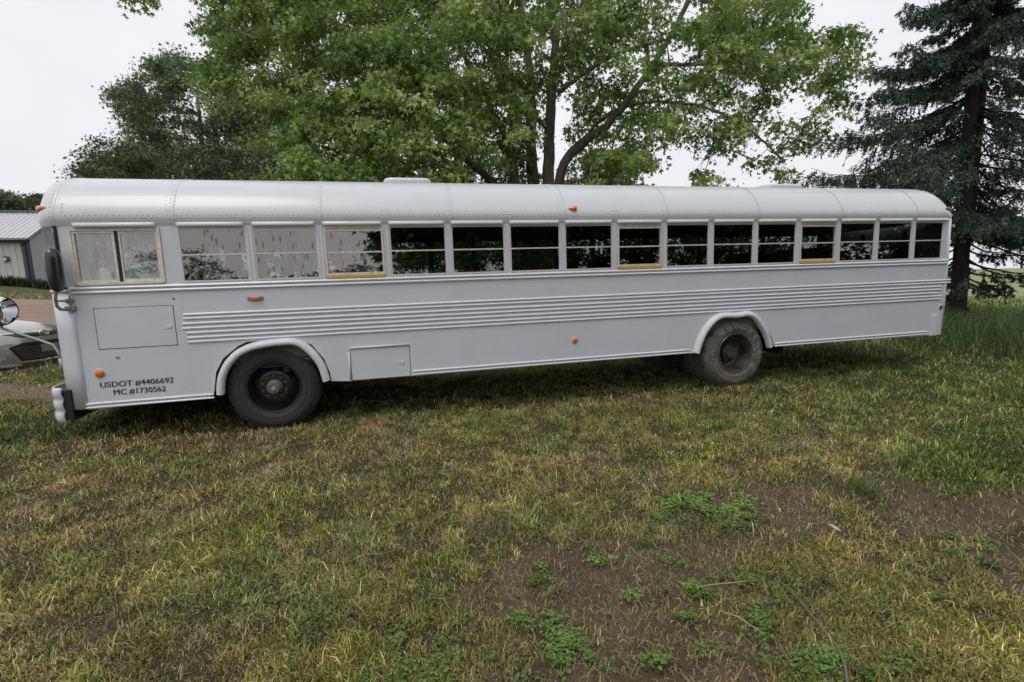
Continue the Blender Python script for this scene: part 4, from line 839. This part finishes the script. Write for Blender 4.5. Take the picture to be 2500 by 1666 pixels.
def broadleaf(name, label, cat, base, limbs, centres, nleaf, sr, lsize, cols, leafm, twig_r=.012, group=None, droop=.9, barkm=None, lob=1., seed=1, twigs=True, outc=None, pale=0.):
    """limbs: list of (points (n,3), radii); centres (m,3) spray centres"""
    rg = np.random.default_rng(seed); root = empty(name, tuple(base), label, cat, group)
    b = MB(); LP = []; LR = []
    for P, R_ in limbs:
        Q = smooth_path(np.c_[np.asarray(P, float), R_]); wob = .03; b.tube([q[:3]+rg.normal(0, .012, 3) for q in Q], list(Q[:, 3]), 10); LP.append(Q[:, :3]); LR.append(Q[:, 3])
    LP = np.concatenate(LP); LR = np.concatenate(LR); C = np.asarray(centres); m = len(C)
    nodes = LP[LP[:, 2] > base[2]+1.2]; order = np.argsort(np.min(((C[:, None]-nodes[None])**2).sum(-1), 1)) if m < 4000 else np.arange(m)
    pool = list(nodes); pa = np.array(pool)
    ends = []
    for idx_ in order:
        c = C[idx_]; d2 = ((pa-c)**2).sum(1); j = int(np.argmin(d2)); p = pa[j]; L = math.sqrt(d2[j])
        ends.append((idx_, p, L))
        if twigs and L > .15:
            mid = (p+c)/2+np.array([0, 0, .10*L])+rg.normal(0, .05*L, 3); b.tube([p, mid, c], [min(.05, twig_r+.012*L), twig_r*.8, .004], 4, cap=False)
            if rg.random() < .6: pa = np.vstack([pa, mid[None], c[None]]) if len(pa) < 2600 else pa
    b.build('trunk', barkm or M_bark, root, smooth=True, fix=False)
    cc = C.mean(0) if outc is None else np.asarray(outc); n = m*nleaf
    ci = np.repeat(np.arange(m), nleaf); base_ = C[ci]
    # each spray: leaves hang along 5 drooping shoots
    sh = rg.integers(0, 6, n); ang = (sh*1.05+np.repeat(rg.uniform(0, 6.28, m), nleaf)); u = rg.random(n)**.7
    out_ = (base_-cc); out_[:, 2] *= .3; out_ /= np.linalg.norm(out_, axis=1, keepdims=True)+1e-6
    dirn = np.stack([np.cos(ang), np.sin(ang), np.zeros(n)], 1)*.8+out_*.6
    srn = sr*np.repeat(rg.uniform(.7, 1.35, m), nleaf)[:, None]
    pos = base_+dirn*u[:, None]*srn+rg.normal(0, .17, (n, 3))*srn; pos[:, 2] -= droop*.55*(u**2)*srn[:, 0]-.1*srn[:, 0]
    T = dirn*.5+rg.normal(0, .55, (n, 3)); T[:, 2] -= droop*.75; Nn = rg.normal(0, .65, (n, 3)); Nn[:, 2] += .75
    size = lsize*rg.uniform(.45, 1.35, n)
    tone = np.repeat(rg.random(m), nleaf)[:, None]; c0, c1, c2 = (np.array(q) for q in cols)
    col = np.where(tone < .5, c0+(c1-c0)*tone*2, c1+(c2-c1)*(tone-.5)*2)*rg.uniform(.6, 1.4, n)[:, None]; col = np.where((rg.random(n) < pale)[:, None], np.array([.46, .56, .32]), col)
    V, F, Cc = leafcloud(pos, T, Nn, size, col, lob); np_mesh('crown', leafm, V, F, Cc, root)
    return root
def crown_px(n, poly, cx, rx, dc, dr, seed, thr=.40, nsc=.55, bias=0.):
    rg = np.random.default_rng(seed); out_ = []
    poly = [(x*1.0625, y*1.0625) for x, y in poly]; P = np.array(poly); lo, hi = P.min(0), P.max(0); tot = 0
    while tot < n:
        px, py = rg.uniform(lo[0], hi[0], 4000), rg.uniform(lo[1], hi[1], 4000); q = np.clip(np.abs(px/1.0625-cx)/rx, 0, .97); dd = dc+dr*rg.uniform(-1, 1, 4000)*np.sqrt(1-q*q)
        X = CAM[None]+dd[:, None]*(CF[None]+((px-1250)/1210.867)[:, None]*CR[None]+((833-py)/1210.867)[:, None]*CU[None])
        ok = inpoly(px, py, poly) & (fbm(X[:, 0], X[:, 1], X[:, 2], nsc, seed) > thr) & (X[:, 1] > WID+.5); out_.append(X[ok]); tot += ok.sum()
    return np.concatenate(out_)[:n]
base = np.array([6.1, 7.1, 0.]); base[2] = float(hgt(6.1, 7.1))
def lm(pts, w0, w1, d0=13.6, d1=None, root_=True):
    d1 = d1 or d0; P = [dat(x, y, d0+(d1-d0)*i/(len(pts)-1)) for i, (x, y) in enumerate(pts)]
    if root_: P = [base+np.array([0, 0, -.1]), base*.6+P[0]*.4+np.array([0, 0, -.2])]+P
    R_ = list(np.linspace(w0, w1, len(P)))
    if root_: R_[0] = w0*1.25
    return P, R_
limbs = [lm([(1262,425),(1262,300),(1270,180),(1280,90),(1262,0),(1250,-250)], .20, .06, 13.2), lm([(1228,425),(1218,330),(1224,200),(1200,60),(1180,-150)], .24, .06, 14.4),
 lm([(1285,375),(1345,325),(1400,285),(1440,235),(1500,150),(1550,70),(1620,-80)], .15, .05, 13.2, 12.2), lm([(1190,425),(1165,320),(1135,265),(1080,150),(1000,20)], .15, .04, 13.6, 12.6),
 lm([(1150,425),(1060,362),(1000,290),(960,200),(900,90),(850,-60)], .14, .035, 13.2, 11.4), lm([(1300,362),(1380,272),(1460,232),(1600,235),(1720,290),(1800,370)], .055, .02, 13.3, 11.6, False),
 lm([(1280,215),(1340,170),(1420,120),(1520,90),(1680,60)], .06, .02, 13.2, 12.5, False), lm([(1283,130),(1320,60),(1350,-40)], .07, .03, 13.2, 13.2, False), lm([(1000,290),(880,190),(760,80)], .06, .02, 12.9, 11.5, False),
 lm([(1060,362),(900,330),(780,300),(720,280)], .05, .02, 13.0, 12, False), lm([(1500,150),(1650,150),(1800,130),(1920,120)], .05, .015, 12.6, 12, False), lm([(1262,300),(1180,230),(1110,200)], .05, .02, 13.2, 11, False)]
poly = [(480,-60),(500,10),(492,60),(500,140),(478,190),(500,235),(540,240),(590,215),(620,280),(610,330),(680,350),(700,420),(900,432),(1450,432),(1475,400),(1470,360),(1490,320),(1540,310),(1575,330),(1600,345),(1590,390),(1608,425),(1632,400),(1640,360),(1680,350),(1730,365),(1760,410),(1812,425),(1806,390),(1850,365),(1888,350),(1860,320),(1850,280),(1900,235),(1945,215),(1960,170),(1975,100),(1930,60),(1905,60),(1880,95),(1850,80),(1800,40),(1810,-60)]
Ct = np.concatenate([crown_px(1000, poly, 1230, 790, 12.9, 3.3, 11, .41, .75), crown_px(330, [(500,-50),(520,230),(640,250),(700,420),(1200,425),(1180,-50)], 850, 420, 13.6, 2.8, 15, .3, .75)])
polyT = [(480,-60),(1810,-60),(1750,-300),(1600,-520),(1250,-700),(900,-560),(620,-330)]
Ct3 = crown_px(330, [(560,400),(560,560),(900,600),(1300,600),(1340,540),(1330,430),(1000,420)], 950, 420, 14.6, 2.2, 14, .22, .7)
dC = Ct-CAM; dep_ = dC@CF; qx = (1250+1210.867*(dC@CR)/dep_)/1.0625; qy = (833-1210.867*(dC@CU)/dep_)/1.0625
Ct = Ct[~((dep_ < 13.6) & (((abs(qx-1262) < 34) & (qy > 190)) | ((abs(qx-(1190+(qy-425)*.36)) < 20) & (qy > 270)) | ((abs(qy-(425-(1150-qx)*.80)) < 20) & (qx > 1010) & (qx < 1170)) | ((abs(qx-(1285+(375-qy)*.95)) < 26) & (qy > 230) & (qy < 400)) | ((abs(qx-1222) < 26) & (qy > 260))))]
dC = Ct-CAM; qx = (1250+1210.867*(dC@CR)/(dC@CF))/1.0625; qy = (833-1210.867*(dC@CU)/(dC@CF))/1.0625; kp_ = np.random.default_rng(4).random(len(Ct)) > np.where((qx > 1450) & (qy > 190), .45, np.where(qx > 1780, .35, 0)); Ct = Ct[kp_]
Ct2 = crown_px(330, polyT, 1200, 760, 13.4, 3.3, 12, .40, .6)
maple = broadleaf('maple_tree', 'big spreading silver maple with several trunks behind the bus', 'tree', base, limbs, np.concatenate([Ct, Ct3, Ct2, crown_px(3, [(315,-30),(345,-30),(350,2),(310,2)], 1230, 2000, 12, .3, 5, 0)]), 118, .45, .116,
   ((.09, .175, .030), (.21, .345, .065), (.38, .50, .15)), M_leaf, seed=5, pale=.08)
# darker tree and its lower neighbours, left
def simple_limbs(b0, C, k, r0, seed):
    rg = np.random.default_rng(seed); L = []; top = C[:, 2].max(); cx = C.mean(0); b0 = np.array(b0)
    L.append(([b0, b0+(cx-b0)*np.array([.3, .3, .5]), np.array([cx[0], cx[1], cx[2]*.6+top*.4])], [r0, r0*.7, r0*.2]))
    for j in range(k):
        c = C[rg.integers(len(C))]; s = b0+(cx-b0)*np.array([.25, .25, rg.uniform(.25, .8)]); L.append(([s, (s+c)/2+np.array([0, 0, .2]), c], [r0*.45, r0*.28, r0*.08]))
    return L
pA = [(195,420),(215,372),(300,345),(292,300),(272,240),(262,215),(330,185),(345,150),(375,140),(405,125),(440,150),(480,145),(520,170),(560,210),(620,240),(690,300),(700,420)]
C = crown_px(760, pA, 440, 270, 23, 3.0, 21, .41, .55); b0 = [C[:, 0].mean(), C[:, 1].mean(), float(hgt(C[:, 0].mean(), C[:, 1].mean()))]
broadleaf('ash_tree', 'dark round-topped leafy tree behind the front half of the bus', 'tree', b0, simple_limbs(b0, C, 14, .28, 3), C, 78, .50, .13, ((.07, .125, .055), (.125, .19, .08), (.20, .26, .125)), M_leaf2, seed=8, droop=.3, twig_r=.015)
pB = [(178,420),(170,500),(170,600),(330,600)][::-1][:0]+[(330,610),(165,610),(170,500),(178,420),(190,385),(205,335),(245,322),(300,335),(335,365),(330,420)]
C = crown_px(220, pB, 255, 80, 18.5, 1.6, 22, .34, .8); b0 = [C[:, 0].mean(), C[:, 1].mean(), float(hgt(C[:, 0].mean(), C[:, 1].mean()))]
broadleaf('broadleaf_tree', 'small dense tree at the left end of the trees behind the bus roof', 'tree', b0, simple_limbs(b0, C, 6, .14, 4), C, 90, .42, .10, ((.045, .090, .030), (.065, .12, .04), (.10, .16, .06)), M_leaf2, seed=9, droop=.2, twig_r=.01)
pB = [(330,420),(335,365),(380,345),(450,338),(520,350),(560,342),(640,352),(700,372),(760,420),(900,500),(900,640),(330,640)]
C = crown_px(420, pB, 515, 190, 17.5, 1.6, 23, .30, .8); b0 = [C[:, 0].mean(), C[:, 1].mean(), float(hgt(C[:, 0].mean(), C[:, 1].mean()))]
broadleaf('broadleaf_tree', 'low wide bushy tree just above the bus roof, left of the maple', 'tree', b0, simple_limbs(b0, C, 8, .14, 5), C, 90, .42, .10, ((.05, .085, .032), (.08, .12, .045), (.125, .165, .07)), M_leaf2, seed=10, droop=.2, twig_r=.01)
for j, (x0, x1) in enumerate(((1290, 1480), (1440, 1640), (1600, 1800))):  # hidden bushes added to block the bright view through the bus windows
    C = crown_px(90, [(x0, 455), (x1, 462), (x1+10, 640), (x0-10, 650)], (x0+x1)/2, (x1-x0)/2+20, 12.6+j*.7, 1.0, 60+j, .1, .8); b0 = [C[:, 0].mean(), C[:, 1].mean(), float(hgt(C[:, 0].mean(), C[:, 1].mean()))]
    broadleaf('bush', ['dark bush behind the middle windows of the bus, nearest the maple trunks', 'dark bush behind the bus between two other bushes', 'dark bush behind the bus, nearest the spruce'][j], 'bush', b0, simple_limbs(b0, C, 4, .06, 60+j), C, 90, .42, .10, ((.03, .055, .022), (.045, .08, .03), (.07, .11, .04)), M_leaf2, seed=60+j, droop=.2, twig_r=.008, group='bushes behind the bus')
# far trees behind the shed
labs = ['far tree at the left edge behind the shed roof', 'far green tree in the middle behind the shed roof', 'far tree behind the shed ridge beside the bus nose']
for j, (x0, x1, yt) in enumerate(((-60, 26, 440), (10, 62, 462), (48, 140, 447))):
    pC = [(x0, 512), (x0, yt+18), (x0*.7+x1*.3, yt+4), ((x0+x1)/2, yt), (x0*.2+x1*.8, yt+8), (x1, yt+22), (x1, 512)]
    C = crown_px(110, pC, (x0+x1)/2, (x1-x0)/2, 62+4*j, 4, 30+j, .25, .3); b0 = [C[:, 0].mean(), C[:, 1].mean(), float(hgt(C[:, 0].mean(), C[:, 1].mean()))]
    broadleaf('broadleaf_tree', labs[j], 'tree', b0, simple_limbs(b0, C, 4, .3, 40+j), C, 70, 1.1, .38, ((.04, .075, .025), (.06, .10, .035), (.08, .13, .045)), M_leaf2, seed=40+j, droop=.3, group='trees behind the shed', twigs=False)
# trees behind the photographer, mirrored in the dark windows
def volume_tree(name, label, cat, cx, cy, rx, ry, z0, z1, n, nl, sr, ls, cols, seed, r0=.25, barkm=None):
    rg = np.random.default_rng(seed); q = rg.normal(0, 1, (n, 3)); q /= np.linalg.norm(q, axis=1, keepdims=True); q *= rg.random((n, 1))**(1/2.4)
    C = np.c_[cx+rx*q[:, 0], cy+ry*q[:, 1], (z0+z1)/2+(z1-z0)/2*q[:, 2]]; b0 = [cx, cy, float(hgt(cx, cy))]
    return broadleaf(name, label, cat, b0, simple_limbs(b0, C, 8, r0, seed), C, nl, sr, ls, cols, M_leaf2, seed=seed, twigs=False, droop=.4)
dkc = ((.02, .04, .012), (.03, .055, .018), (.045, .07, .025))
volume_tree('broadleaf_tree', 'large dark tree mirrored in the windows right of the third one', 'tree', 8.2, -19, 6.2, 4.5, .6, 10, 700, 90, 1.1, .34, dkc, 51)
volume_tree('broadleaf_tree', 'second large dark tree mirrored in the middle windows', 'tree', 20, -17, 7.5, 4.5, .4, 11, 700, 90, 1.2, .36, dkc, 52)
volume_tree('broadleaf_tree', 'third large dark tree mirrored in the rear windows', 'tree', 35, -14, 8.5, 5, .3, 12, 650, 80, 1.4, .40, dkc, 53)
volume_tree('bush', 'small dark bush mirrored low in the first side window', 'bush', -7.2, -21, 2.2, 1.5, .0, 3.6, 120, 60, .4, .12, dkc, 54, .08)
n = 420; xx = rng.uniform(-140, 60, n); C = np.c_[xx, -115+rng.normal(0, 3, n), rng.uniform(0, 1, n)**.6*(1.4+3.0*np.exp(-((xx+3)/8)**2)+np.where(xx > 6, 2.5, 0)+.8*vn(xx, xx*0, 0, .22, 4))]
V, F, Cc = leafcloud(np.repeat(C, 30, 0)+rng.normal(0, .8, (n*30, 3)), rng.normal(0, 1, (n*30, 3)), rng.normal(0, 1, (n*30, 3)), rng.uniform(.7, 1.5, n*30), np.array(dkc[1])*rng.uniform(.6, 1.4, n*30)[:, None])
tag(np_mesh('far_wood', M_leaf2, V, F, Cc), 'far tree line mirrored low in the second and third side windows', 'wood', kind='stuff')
# ---------------------------------------------------------------- spruce
def spruce(bx, by, H, R0, seed, label):
    rg = np.random.default_rng(seed); bz = float(hgt(bx, by)); root = empty('spruce_tree', (bx, by, bz), label, 'tree')
    b = MB()
    tA = smooth_path([[bx, by, bz-.1, .21], [bx+.0, by, bz+1.5, .19], [bx-.10, by, bz+4, .165], [bx-.12, by, bz+8, .13], [bx, by, bz+H, .02]]); b.tube(list(tA[:, :3]), list(tA[:, 3]), 12)
    tB = smooth_path([[bx+.12, by+.1, bz+1.2, .12], [bx+.34, by+.12, bz+2.6, .14], [bx+.40, by+.12, bz+5, .12], [bx+.5, by+.15, bz+9, .09], [bx+.45, by+.2, bz+H-1.5, .02]]); b.tube(list(tB[:, :3]), list(tB[:, 3]), 12)
    P = []; D = []; Tn = []
    z = .55
    while z < H-.3:
        f = z/H; bare = z < 2.7
        nb = 3 if bare else 6
        for k in range(nb):
            a = rg.uniform(0, 2*math.pi); prof = min(1, (1-f)**1.75*1.55+.03) * (1 if z > 3.4 else .62+.1*z); L = float(np.interp(z, [0, 2.3, 3.2, 4.2, 5.4, 6.5, 7.9, 9.2, 11, H], [2.0, 2.4, 3.7, 4.6, 4.6, 3.8, 2.9, 1.8, 1.2, .15]))*rg.uniform(.62, 1.08)
            if z > 3: L = max(L, .5)
            zz = z+rg.uniform(-.15, .15); tw = tA if rg.random() < .6 or z < 2 else tB; j = int(np.argmin(abs(tw[:, 2]-(bz+zz)))); o = tw[j, :3].copy(); o[2] = bz+zz
            dx, dy = math.cos(a), math.sin(a); up = .25*(f-.3); n_ = 9; pts = []
            dr_ = rg.uniform(.18, .36) if not bare else .30; up = up if not bare else rg.uniform(-.12, .12); bend = rg.normal(0, .25) if bare else rg.normal(0, .08)
            for t in np.linspace(0, 1, n_): pts.append(o+np.array([dx*L*t-dy*bend*L*t*t, dy*L*t+dx*bend*L*t*t, L*(up*t-dr_*math.sin(t*1.9)+.12*t**3)])+rg.normal(0, .012, 3))
            b.tube(pts, list(np.linspace(.035*(1-f*.6), .006, n_)), 5, cap=False)
            side_ = np.array([-dy, dx, 0])
            for t in np.arange(.14 if not bare else .3, 1.0, .048):
                i_ = t*(n_-1); q = int(i_); p = pts[q]*(1-(i_-q))+pts[min(q+1, n_-1)]*(i_-q)
                for s_ in (-1, 1):
                    l2 = (.20+.42*L*.3*(1-t*.55))*rg.uniform(.6, 1.25); dv = np.array([dx, dy, 0])*rg.uniform(.35, .8)+side_*s_*rg.uniform(.5, .9)+np.array([0, 0, -rg.uniform(.15, .55)]); dv /= np.linalg.norm(dv)
                    e = p+dv*l2+np.array([0, 0, -.12*l2])
                    if bare and rg.random() < .7:
                        b.tube([p, (p+e)/2+rg.normal(0, .02, 3), e+np.array([0, 0, -.1*rg.random()])], [.006, .004, .002], 3, cap=False); continue
                    b.tube([p, e], [.006, .003], 3, cap=False); P.append(p); D.append(e-p); Tn.append(f)
                    for _ in range(3):      # hanging side shoots
                        t3 = rg.uniform(.2, .9); p3 = p+(e-p)*t3; d3 = dv*.35+side_*rg.normal(0, .4)+np.array([0, 0, -rg.uniform(.3, 1.)]); d3 = d3/np.linalg.norm(d3)*l2*rg.uniform(.3, .6); P.append(p3); D.append(d3); Tn.append(f)
        z += (.34 if z > 2.7 else .22)
    b.build('trunk', M_bark2, root, smooth=True, fix=False)
    P = np.array(P); D = np.array(D); n = len(P); K = 15; i = np.repeat(np.arange(n), K); t = rg.random(n*K); C = P[i]+D[i]*t[:, None]
    dn = D[i]/np.linalg.norm(D[i], axis=1, keepdims=True); T = dn*.9+rg.normal(0, .55, (n*K, 3)); T /= np.linalg.norm(T, axis=1, keepdims=True); Sd = np.cross(T, rg.normal(0, 1, (n*K, 3))); Sd /= np.linalg.norm(Sd, axis=1, keepdims=True)
    ln = rg.uniform(.06, .11, n*K)[:, None]; wd = rg.uniform(.010, .018, n*K)[:, None]
    V = np.stack([C, C+T*ln*.5+Sd*wd, C+T*ln, C+T*ln*.5-Sd*wd], 1).reshape(-1, 3); F = [np.arange(len(V)).reshape(-1, 4)]
    tone = np.repeat(rg.random(n), K)[:, None]; col = (np.array([.028, .052, .036])*(1-tone)+np.array([.115, .185, .125])*tone)*rg.uniform(.6, 1.4, n*K)[:, None]
    np_mesh('crown', M_need, V, F, np.repeat(col, 4, 0), root); print('spruce needles', n*K)
sp_ = dat(2198, 735, 14.7)
spruce(sp_[0], sp_[1], 15.5, 4.6, 77, 'tall dark spruce with twin trunks standing at the rear of the bus')
print('verts', sum(len(o.data.vertices) for o in bpy.data.objects if o.type == 'MESH'))
